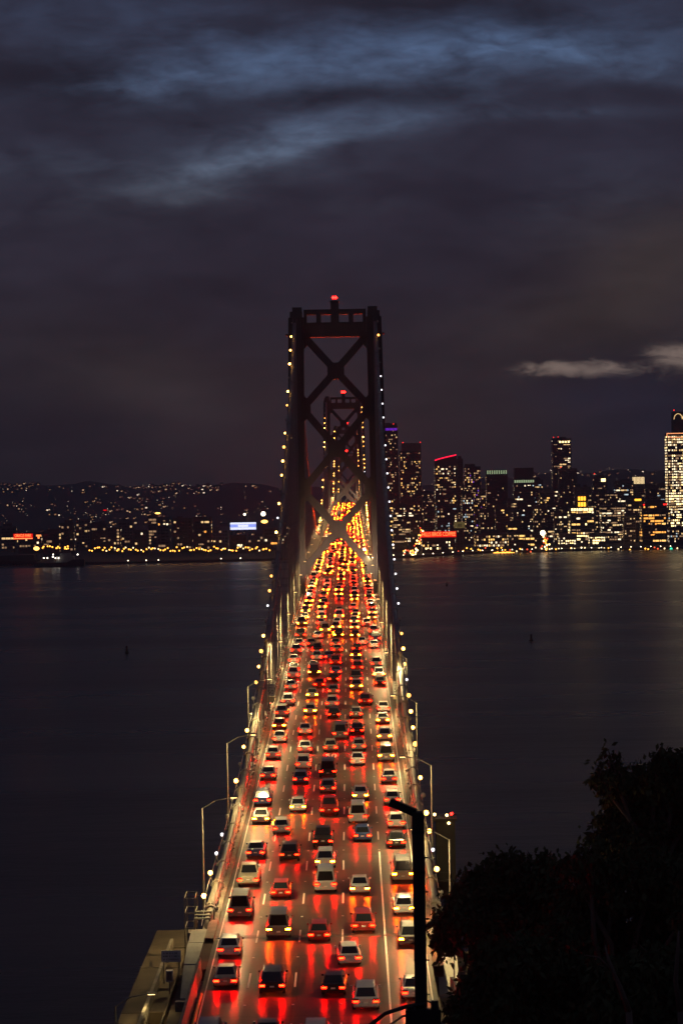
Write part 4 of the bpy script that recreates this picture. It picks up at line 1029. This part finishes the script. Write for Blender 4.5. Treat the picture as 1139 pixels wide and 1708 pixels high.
# left shore: low blocks
r3 = random.Random(21)
lf = [(100, 122, 872, 3150), (126, 150, 866, 3300), (150, 178, 874, 3200), (178, 200, 880, 3100), (196, 222, 868, 3350), (222, 246, 884, 3060), (246, 262, 862, 3400), (260, 283, 862, 3250), (287, 320, 864, 3150), (322, 352, 862, 3120), (354, 380, 878, 3100), (384, 410, 892, 3050), (412, 440, 886, 3080), (440, 466, 880, 3120), (70, 98, 886, 3080), (30, 66, 888, 3200), (0, 26, 878, 3300), (466, 484, 870, 3300), (500, 540, 872, 3300)]
for k, (a, b_, yt, Y) in enumerate(lf):
    side = ['between the red sign and the hills', 'behind the amber street lamps', 'left of the blue screen', 'near the bridge cable'][0 if a < 120 else 1 if a < 280 else 2 if a < 390 else 3]
    building(a, b_, yt, Y, f'low {("brick", "concrete", "dark")[k % 3]} block on the left shore, {ordinal(sorted(q[0] for q in lf).index(a) + 1)} from the left', .16 if k % 3 else .28, (0, 4, 5, 2) if k % 2 else (0, 4, 4), (1, 2, 0)[k % 3], cw=4.2, ch=4.6, name='shore_block', gear=k % 2 == 0)
# ball-park sign, screens, floodlights
def on_posts(name, px0, px1, py0, py1, Y, label, cat, m, groundz=3.0, thick=1.5):
    a, b_ = at(px0, py1, Y), at(px1, py0, Y); r_ = empty(name, ((a.x + b_.x) / 2, Y, groundz)); tag(r_, label, cat)
    hw = (b_.x - a.x) / 2; MB().box(-hw, hw, 0, thick, a.z - groundz, b_.z - groundz).build('panel', m, r_)
    n = max(2, int(hw / 8)); 
    for i in range(n): x = -hw * .9 + 1.8 * hw * i / (n - 1); MB().box(x - .4, x + .4, .3, 1.1, 0, a.z - groundz - .01).build('post', M_DARK, r_)
    return r_, hw, a.z - groundz, b_.z - groundz
r_, hw, z0, z1 = on_posts('ballpark_sign', 22, 54, 890, 900, 3000, 'long red neon sign with glowing letters at the far left shore', 'sign', G_NEON)
tm = text_mesh('neon_letters', 'ORACLE PARK', 5.6, G_NEONW, .2); wid = max(v_.co.x for v_ in tm.vertices) - min(v_.co.x for v_ in tm.vertices)
o = link_obj('lettering', tm, r_, (0, -.4, z0 + 5.0), (R(90), 0, 0)); o.scale.x = 2 * hw * .86 / wid
MB().box(-hw * .98, hw * .98, -.5, -.1, z0 + .6, z0 + 1.7).build('underline', G_NEONW, r_)
r_, hw, z0, z1 = on_posts('red_emblem_sign', 60, 68, 892, 899, 3000, 'small red glowing T-shaped sign right of the long neon sign', 'sign', M_DARK)
MB().box(-hw, hw, -.3, -.05, z1 - 2.2, z1).box(-hw * .4, hw * .4, -.3, -.05, z0 + .3, z1 - 2.2).build('emblem', G_NEONW, r_)
r_, hw, z0, z1 = on_posts('video_screen', 384, 427, 871, 884, 3050, 'wide blue and white glowing video screen on the left shore', 'screen', G_SCREEN)
MB().box(-hw, hw, -.3, -.05, z1 - 2.6, z1 - .1).box(-hw, hw, -.3, -.05, z0 + .3, z0 + 3.4).box(-hw * .4, hw * .4, -.3, -.05, z0 + 4, z0 + 7).build('picture', G_SCREENW, r_)
G_FLOOD = glow('flood_white', (1, .82, .55), 7, False); G_FLOODA = glow('flood_amber', (1, .50, .10), 5, False)
def flood(px, py, Y, r, g, label, sx=1.0):
    p = at(px, py, Y); r_ = empty('floodlight_mast', (p.x, Y, 3)); tag(r_, label, 'floodlight')
    MB().tube([(0, 0, 0), (0, 0, p.z - 3)], [.5, .3], 6).build('mast', M_DARK, r_)
    MB().box(-r * sx - .5, r * sx + .5, .2, .8, p.z - 3 - r, p.z - 3 + r).build('frame', M_DARK, r_)
    o = MB().sphere((0, 0, 0), r, 10, 6).build('lamp', g, r_, (0, -.6, p.z - 3)); o.scale.x = sx; o.scale.y = .4
flood(439, 857, 3060, 3.2, G_FLOOD, 'bright white floodlight on the left shore, higher of the close pair')
flood(441, 870, 3050, 2.4, G_FLOODA, 'bright amber floodlight just below the white one', 2.0)
flood(408, 858, 3080, 1.7, G_FLOOD, 'small white floodlight above the blue screen')
flood(60.5, 915, 2900, 2.6, G_FLOODA, 'bright amber floodlight at the left pier', 1.5)
flood(263, 856, 3100, 1.3, G_FLOODA, 'small yellow roof floodlight behind the street lamps', 3)
flood(175, 851, 3400, 1.0, G_NEON, 'small red light cluster on the left hillside', 3)
flood(905, 889, 2990, 3.6, G_FLOOD, 'dazzling white floodlight over the downtown street')
flood(1119, 915, 3000, 1.4, G_TRAFFIC, 'green traffic light glow near the right edge', 1.4)
flood(1125, 919, 2995, 1.2, G_FLOOD, 'white light under the green glow near the right edge')

# street lamps on the shores
sl_pole = MB().tube([(0, 0, 0), (0, 0, 9)], [.22, .14], 5).mesh('shore_pole', M_DARK)
sl_head = {}
for nm, c, st in (('amber', (1, .40, .05), 4.5), ('warm', (1, .70, .34), 3), ('red', (1, .10, .03), 2.2), ('hot', (1, .62, .22), 12)): sl_head[nm] = MB().sphere((0, 0, 9.6), 1.1, 6, 4).mesh('shore_head_' + nm, glow('shore_' + nm, c, st))
def street_lamp(px, py, Y, kind, label, group):
    p = at(px, py, Y); r_ = empty('street_lamp', (p.x, Y, p.z - 9.6)); tag(r_, label, 'street lamp', group)
    link_obj('pole', sl_pole, r_); link_obj('head', sl_head[kind], r_)
for i in range(75):
    px = 150 + i * 4.05 + r3.uniform(-1.5, 1.5)
    if px > 452: break
    street_lamp(px, 916.5 + r3.uniform(-3.5, 4) + (px - 150) * -.006, r3.uniform(2850, 2960), 'amber' if r3.random() < .75 else 'warm', 'amber street lamp in the long row along the left shore', 'amber street lamps along the left shore')
for i in range(14): street_lamp(70 + r3.uniform(0, 48), 913 + r3.uniform(-2, 3), r3.uniform(2900, 2990), 'amber', 'amber lamp on the pier street beside the ship', 'pier street lamps')
for i in range(34):
    t = i / 33; street_lamp(690 + 14 * t + r3.uniform(-4, 4), 928 - 46 * t + r3.uniform(-3, 3), 2860 + 300 * t, r3.choice(('hot', 'warm', 'hot', 'amber', 'red')), 'glowing lamp on the steep bright street left of the neon sign', 'lamps on the street by the neon sign')
for i in range(14): street_lamp(672 + r3.uniform(0, 22), 919 + r3.uniform(-3, 6), 2850, r3.choice(('amber', 'red', 'warm')), 'glowing lamp at the foot of the steep bright street', 'lamps at the street foot')
for i in range(20):
    t = i / 19; street_lamp(908 + 3 * math.sin(i) + r3.uniform(-4, 5), 919 - 26 * t, 2990 + 100 * t, r3.choice(('hot', 'amber', 'red')), 'glowing lamp on the bright street left of the lit low wing', 'lamps on the street by the golden building')
for i in range(46): street_lamp(762 + i * 8.2 + r3.uniform(-3, 3), 918 + r3.uniform(-5, 3), 2975 + (i > 20) * 25, r3.choice(('warm', 'amber', 'amber', 'warm', 'red')), 'street lamp on the waterfront road below downtown', 'lamps on the downtown waterfront')
for i in range(16): street_lamp(820 + i * 2.5, 922 + r3.uniform(-.8, .8), 2968, 'amber', 'lamp in the tight golden row at the water below the office blocks', 'golden lamp row at the water')
# sea wall lights, close over the water
sw = MB().box(-.5, .5, -.5, .5, 0, .6).sphere((0, 0, 1.1), .7, 6, 4, 1).mesh('sea_wall_light', [M_DARK, glow('sea_wall_glow', (1, .80, .5), 7)])
for i in range(30):
    px = (655 + i * 16.5) if i < 29 else 400; X = (px - XV) / F_PX * 2900; yy = shore_y(X) + 1.2
    o = link_obj('sea_wall_light', sw, None, ((px - XV) / F_PX * yy + CAM.x, yy, 3.0)); tag(o, 'small lamp on the sea wall edge below downtown', 'lamp', 'sea wall lamps')
for px in (105, 215, 245, 265, 368, 400): 
    X = (px - XV) / F_PX * 2830; yy = shore_y(X) + 1.2
    o = link_obj('sea_wall_light', sw, None, (X + CAM.x, yy, 3.0)); tag(o, 'small lamp on the dark left shore edge', 'lamp', 'left shore edge lamps')

# hillside houses
hm = []
for k in range(5):
    hw, hd, hh = 4 + k * .6, 5, 6 + (k % 3) * 1.5
    mb = MB().box(-hw, hw, 0, 2 * hd, -4, hh); mb.prism([(-hw - .4, hh), (hw + .4, hh), (0, hh + 2.6)], 'y', -.3, 2 * hd + .3, 1)
    mb.box(-hw * .5, hw * .25, -.15, -.02, hh * .35, hh * .35 + 2.6, 2)
    if k % 2: mb.box(hw * .5, hw * .85, -.15, -.02, hh * .6, hh * .6 + 1.8, 2)
    hm.append(mb.mesh('house', [WALLS[2], WALLS[1], WCOL[2]]))
HG = [glow('house_light_a', (1, .62, .34), .9, False), glow('house_light_b', (1, .50, .22), .4, False), glow('house_light_c', (1, .78, .55), 1.6, False), glow('house_light_d', (1, .45, .30), .2, False)]
r4 = random.Random(9)
def hill_spot(px0, px1):
    for _ in range(60):
        px = r4.uniform(px0, px1); Y = 3750 + 2700 * r4.random() ** .8
        X = CAM.x + (px - XV) / F_PX * Y
        if math.sin(X * .011 + 1) + math.sin(Y * .007 + X * .003) + r4.uniform(-1, 1) > -.2: return X, Y
    return X, Y
for k in range(270):
    left = k < 190; X, Y = hill_spot(-10, 480) if left else hill_spot(645, 1150)
    me = hm[k % 5]; o = link_obj('house', me, None, (X, Y, hill_z(X, Y)), (0, 0, r4.uniform(-.3, .3)))
    o.material_slots[2].link = 'OBJECT'; o.material_slots[2].material = r4.choice(HG + HG[1:2] + HG[3:] * 2)
    tag(o, 'tiny lit house on the dark hillside left of the bridge' if left else 'tiny lit house on the dark hillside behind downtown', 'house', 'houses on the left hillside' if left else 'houses behind downtown')
mb = MB()
lines = [(r4.uniform(0, 470), r4.uniform(3800, 5000), r4.uniform(-60, 60), r4.uniform(500, 1300)) for _ in range(16)]
for k in range(640):
    X, Y = hill_spot(-150, 490) if k < 230 else hill_spot(640, 1250)
    if k >= 450:
        ln = lines[k % 16]; t_ = r4.random(); Y = ln[1] + ln[3] * t_; X = CAM.x + (ln[0] + ln[2] * t_ - XV) / F_PX * Y
    z = hill_z(X, Y) + r4.uniform(3, 8); s_ = (.35 + .9 * r4.random() ** 2) * Y / 5000
    mb.sphere((X, Y, z), s_, 4, 3, r4.randint(0, 3))
tag(mb.build('hillside_lights', HG), 'scatter of uncountable tiny lights over the far hillsides', 'lights', kind='stuff')

# ------------------------------------------------------------------ ship, pier, buoys
sp_ = at(98, 940, 2760); ship = empty('ship', (sp_.x, 2760, 0)); tag(ship, 'dark moored ship with white deck lights off the left pier', 'ship')
k = 2760 / F_PX
hull = MB(); HS = [(-42 * k, 0, 6.0), (-36 * k, 3.5, 5.2), (-20 * k, 6, 4.6), (14 * k, 6, 5.0), (24 * k, 6, 8.5), (43 * k, 5.4, 8.8)]
V = []; 
for x, hw, z in HS: V += [(x, -hw * .7, -1.5), (x, -hw - .01, z), (x, hw + .01, z), (x, hw * .7, -1.5)]
Fc = [(0, 1, 2, 3), (20, 23, 22, 21)]
for i in range(5):
    for q in range(4): Fc.append((i * 4 + q, (i + 1) * 4 + q, (i + 1) * 4 + (q + 1) % 4, i * 4 + (q + 1) % 4))
hull.add(V, Fc); hull.build('hull', M_HULL, ship)
MB().box(-4 * k, 26 * k, -4, 4, 5, 13).box(2 * k, 20 * k, -3.4, 3.4, 13, 16.5).build('deckhouse', M_SHIPW, ship)
MB().tube([(-8 * k, 0, 4), (-8 * k, 0, 21)], [.4, .2], 6).tube([(8 * k, 0, 16), (8 * k, 0, 24)], [.3, .15], 6).build('mast', M_SHIPW, ship)
for px, py in ((73, 931), (79, 931), (88.5, 925), (88, 929), (92.5, 931), (97.5, 931), (129.5, 925)):
    p = at(px, py, 2755); MB().sphere((p.x - sp_.x, -6.5, p.z), .8, 6, 4).build('deck_light', glow('ship_light', (1, .90, .74), 8), ship)
pr0, pr1 = at(-60, 925, 2830), at(64, 926, 2830)
pier = empty('pier', ((pr0.x + pr1.x) / 2, 2815, 0)); tag(pier, 'dark timber pier on piles at the far left', 'pier'); hw = (pr1.x - pr0.x) / 2
MB().box(-hw, hw, -5, 30, 4.2, 6.5).build('pier_deck', M_CONC2, pier); MB().box(-hw, hw * .9, 8, 28, 6.52, 13).build('pier_shed', WALLS[1], pier)
pile = MB().tube([(0, 0, -2), (0, 0, 4.2)], .9, 8).mesh('pile', M_DARK)
for i in range(24): link_obj('pile', pile, pier, (-hw + 2 + i * (2 * hw - 4) / 23, -4, 0))
def buoy(px, py, label):
    u, v = uv_of(px, py); Y = -CAM.z / v; X = CAM.x + u * Y; s = Y / 1400
    mb = MB().tube([(0, 0, -.6), (0, 0, .9)], 1.3, 10).tube([(0, 0, .9), (0, 0, 3.4)], [.85, .5], 6).box(-.6, .6, -.08, .08, 3.0, 4.4).box(-.08, .08, -.6, .6, 3.0, 4.4)
    tag(mb.build('buoy', M_DARK, None, (X, Y, 0)), label, 'buoy', 'channel buoys')
buoy(211, 1090, 'dark channel buoy on the water left of the bridge'); buoy(886, 1070, 'dark channel buoy on the open water right of the bridge'); buoy(745, 978, 'smallest far buoy near the downtown shore')

# ------------------------------------------------------------------ foreground utility pole
UP = 57.0; a = at(697, 1356, UP); bz = island_z(a.x, UP)
up = empty('utility_pole', (a.x, UP, bz)); tag(up, 'dark wooden utility pole with a short arm in front of the road', 'utility pole')
ht = a.z - bz; px1 = UP / F_PX
MB().box(-10 * px1, 10 * px1, -10 * px1, 10 * px1, -1, ht).build('pole', M_WOOD, up)
MB().beam((-4 * px1, -.02, ht - .02), (-46 * px1, .1, ht + 17 * px1), .17, .20).build('lamp_arm', M_DARK, up)
for zz in (ht - .55, ht - 1.6, ht - 3.9):
    MB().box(-10.6 * px1, 10.6 * px1, -10.6 * px1, 10.6 * px1, zz, zz + .07).build('band', M_DARK, up)
for k in range(9): MB().tube([((-1) ** k * 9 * px1, 0, ht - 1.2 - .45 * k), ((-1) ** k * 15 * px1, -.02, ht - 1.2 - .45 * k)], .018, 5).build('step_bolt', M_DARK, up)
zb = at(697, 1690, UP).z - bz
MB().beam((-.30, -.28, zb - .05), (.72, -.28, zb - .42), .15, .16).beam((-.42, -.25, zb - .1), (.5, -.25, zb - .1), .3, .42).build('crossarm', M_DARK, up)
MB().tube([(.35, -.3, zb + .0), (.35, -.3, zb + .34)], [.12, .09], 8).build('insulator', M_DARK, up)
MB().tube([(-.28, -.3, zb), (-.28, -.3, zb + .2)], .09, 8).build('insulator', M_DARK, up)
for pts, r in (([(.1, -.2, zb + .22), (-.35, -.25, zb + .20), (-.95, -.3, zb + .02), (-1.6, -.35, zb - .45), (-3.4, -.5, zb - 1.5)], .055), ([(-.12, -.2, zb + .02), (-.5, -.25, zb - .08), (-1.0, -.3, zb - .38), (-2.4, -.4, zb - 1.2)], .03),
               ([(.16, -.16, zb + .3), (.26, -.2, zb + .26), (.27, -.2, zb + .1), (.18, -.2, zb)], .025)):
    MB().tube(pts, r, 6).build('service_cable', M_BLACK, up, smooth=True)

# small lit lamp on a post behind the right barrier
lp = at(757, 1561, 152); ls = empty('path_lamp', (lp.x, 152, 62)); tag(ls, 'small pale path lamp half hidden by the leaves beside the right housing', 'lamp')
MB().tube([(0, 0, -2), (0, 0, lp.z - 62 - .3)], [.07, .05], 6).build('post', M_GALV, ls)
MB().box(-.42, .42, -.16, .16, lp.z - 62 + .12, lp.z - 62 + .2).build('hood', M_GALV, ls)
MB().box(-.38, .38, -.13, .13, lp.z - 62 - .12, lp.z - 62 + .1).build('diffuser', glow('path_lamp_glow', (1, .78, .42), 1.6), ls)
pd = bpy.data.lights.new('path_lamp_light', 'POINT'); pd.energy = 800; pd.color = (1, .74, .40); pd.shadow_soft_size = .2
po = bpy.data.objects.new('path_lamp_light', pd); col.objects.link(po); po.parent = ls; po.location = (0, -1.2, lp.z - 62)

# ------------------------------------------------------------------ eucalyptus trees
def tree(name, base, blobs, label, seed, nleaf=15000, leaf=.46):
    r = np.random.default_rng(seed); root = empty(name, base); tag(root, label, 'tree', 'dark eucalyptus trees below the viewpoint'); base = Vector(base)
    mb = MB(); cen = [Vector(b[0]) - base for b in blobs]
    top = sum(cen, Vector()) / len(cen)
    fork = Vector((top.x * .5, top.y * .5, max(2.0, min(c.z for c in cen) - 4)))
    mb.tube([(0, 0, -1.5), fork * .5 + Vector((.3, .2, 0)), fork], [.48, .38, .30], 8)
    tips = []
    for c, (bc, rad) in zip(cen, [(b[0], b[1]) for b in blobs]):
        mid = fork.lerp(c, .55) + Vector(r.normal(0, .5, 3)); mb.tube([fork, mid, c], [.26, .18, .09], 6)
        for _ in range(9):
            d = Vector(r.normal(0, 1, 3)); d.normalize(); e = c + Vector((d.x * rad[0], d.y * rad[1], d.z * rad[2])) * r.uniform(.8, 1.18)
            mb.tube([mid.lerp(c, .6), c.lerp(e, .5) + Vector((0, 0, .3)), e], [.08, .05, .02], 5)
    mb.build('trunk', M_BARK, root, smooth=True)
    vol = np.array([b[1][0] * b[1][1] * b[1][2] for b in blobs]); vol = vol ** .75; vol /= vol.sum()
    C = []; S = []
    for (bc, rad), f in zip(blobs, vol):
        ncl = max(6, int(nleaf * f / 26)); d = r.normal(0, 1, (ncl, 3)); d /= np.linalg.norm(d, axis=1)[:, None]
        rr = .50 + .52 * r.random(ncl) + .30 * (r.random(ncl) < .10) * r.random(ncl); cc = np.array(Vector(bc) - base) + d * rr[:, None] * np.array(rad)
        C.append(cc)
    C = np.concatenate(C); n_per = 26
    P = np.repeat(C, n_per, 0) + r.normal(0, 1, (len(C) * n_per, 3)) * np.array([1, 1, .8]) * np.repeat(r.uniform(.18, .42, len(C)), n_per)[:, None]
    n = len(P); ax = r.normal(0, .6, (n, 3)); ax[:, 2] -= .8; ax /= np.linalg.norm(ax, axis=1)[:, None]
    sd = np.cross(ax, r.normal(0, 1, (n, 3))); sd /= np.linalg.norm(sd, axis=1)[:, None]
    L_ = leaf * (.6 + .8 * r.random(n))[:, None]; W_ = L_ * .24
    V = np.stack([P, P + ax * L_ * .45 + sd * W_, P + ax * L_, P + ax * L_ * .45 - sd * W_], 1).reshape(-1, 3)
    me = bpy.data.meshes.new('crown'); me.vertices.add(4 * n); me.vertices.foreach_set('co', V.ravel())
    me.loops.add(4 * n); me.loops.foreach_set('vertex_index', np.arange(4 * n)); me.polygons.add(n)
    me.polygons.foreach_set('loop_start', np.arange(0, 4 * n, 4)); me.polygons.foreach_set('loop_total', np.full(n, 4)); me.materials.append(M_LEAF); me.update()
    link_obj('crown', me, root)
def blobs_px(lst, Y):
    out = []
    for px, py, rx, rz in lst:
        p = at(px, py, Y + random.uniform(-2, 2)); k = Y / F_PX; out.append((p, (rx * k, (rx + rz) * .5 * k, rz * k)))
    return out
def ground_at(px, Y): x = at(px, 1600, Y).x; return (x, Y, island_z(x, Y))
tree('eucalyptus_tree', ground_at(1090, 150), blobs_px([(1025, 1290, 22, 42), (1045, 1330, 40, 36), (1095, 1300, 38, 46), (1130, 1290, 34, 42), (1010, 1385, 24, 34), (1060, 1400, 60, 42), (1120, 1390, 60, 50), (1000, 1305, 12, 14), (1165, 1340, 50, 70), (1080, 1350, 60, 50)], 150), 'tallest dark eucalyptus at the right edge, standing against the water', 1, 17000)
tree('eucalyptus_tree', ground_at(850, 140), blobs_px([(800, 1490, 40, 45), (845, 1460, 40, 34), (890, 1455, 44, 34), (915, 1490, 40, 50), (860, 1520, 70, 50), (775, 1530, 30, 40), (735, 1545, 18, 20), (752, 1520, 22, 22), (830, 1560, 60, 40), (745, 1575, 20, 22)], 140), 'rounded dark eucalyptus overhanging the right cable housing', 2, 15000)
tree('eucalyptus_tree', ground_at(1010, 128), blobs_px([(955, 1455, 28, 30), (985, 1440, 30, 26), (1030, 1470, 60, 44), (1090, 1460, 60, 44), (980, 1530, 60, 50), (1060, 1540, 70, 50), (1125, 1540, 50, 60), (1010, 1600, 60, 40), (940, 1570, 50, 50), (1160, 1500, 50, 80)], 128), 'broad dark eucalyptus in the middle of the right-hand trees', 3, 17000)
tree('eucalyptus_tree', ground_at(900, 116), blobs_px([(820, 1610, 40, 40), (870, 1600, 50, 40), (800, 1670, 40, 40), (860, 1680, 60, 50), (930, 1640, 60, 50), (960, 1700, 60, 50), (880, 1750, 80, 50), (775, 1700, 24, 40)], 116), 'low dark eucalyptus at the bottom, left of the leaning trunk', 4, 14000)
tree('eucalyptus_tree', ground_at(1080, 108), blobs_px([(1030, 1640, 50, 40), (1090, 1620, 50, 44), (1140, 1640, 50, 60), (1050, 1700, 70, 50), (1120, 1720, 60, 60), (1000, 1720, 50, 50)], 108), 'low dark eucalyptus in the bottom right corner', 5, 13000)
mb = MB().tube([at(1050, 1690, 104), at(1035, 1650, 104), at(1016, 1605, 104), at(1010, 1580, 104.5)], [.16, .13, .09, .04], 7).tube([at(1025, 1625, 104), at(1000, 1600, 104), at(975, 1596, 104)], [.07, .05, .02], 6)
lb = at(1052, 1700, 104); mb.tube([Vector((lb.x + .4, 104, island_z(lb.x + .4, 104) - 1)), at(1050, 1690, 104)], [.28, .16], 7)
tag(mb.build('bare_trunk', M_BARK, smooth=True), 'bare leaning trunk among the dark trees at bottom right', 'tree')
mb = MB().tube([at(1136, 1690, 102), at(1128, 1640, 102), at(1132, 1585, 102), at(1133, 1555, 102)], [.14, .12, .09, .04], 7); lb = at(1138, 1700, 102)
mb.tube([Vector((lb.x + .3, 102, island_z(lb.x, 102) - 1)), at(1136, 1690, 102)], [.24, .14], 7)
tag(mb.build('bare_trunk', M_BARK, smooth=True), 'bare reddish trunk at the bottom right edge', 'tree')
print('objects', len(bpy.data.objects))

# ------------------------------------------------------------------ night haze over the bay
HAZE = 0.85e-4
hz = MB().box(-7000, 7000, -700, 7400, -8, 300)
hm_ = bpy.data.materials.new('haze'); hm_.use_nodes = True; nt = hm_.node_tree; nt.nodes.clear()
pv = nt.nodes.new('ShaderNodeVolumePrincipled'); pv.inputs['Density'].default_value = HAZE; pv.inputs['Color'].default_value = (.80, .84, .95, 1); pv.inputs['Anisotropy'].default_value = .2
ou = nt.nodes.new('ShaderNodeOutputMaterial'); nt.links.new(pv.outputs[0], ou.inputs['Volume'])
tag(hz.build('haze', hm_), 'thin night haze over the whole bay', 'haze', kind='stuff')
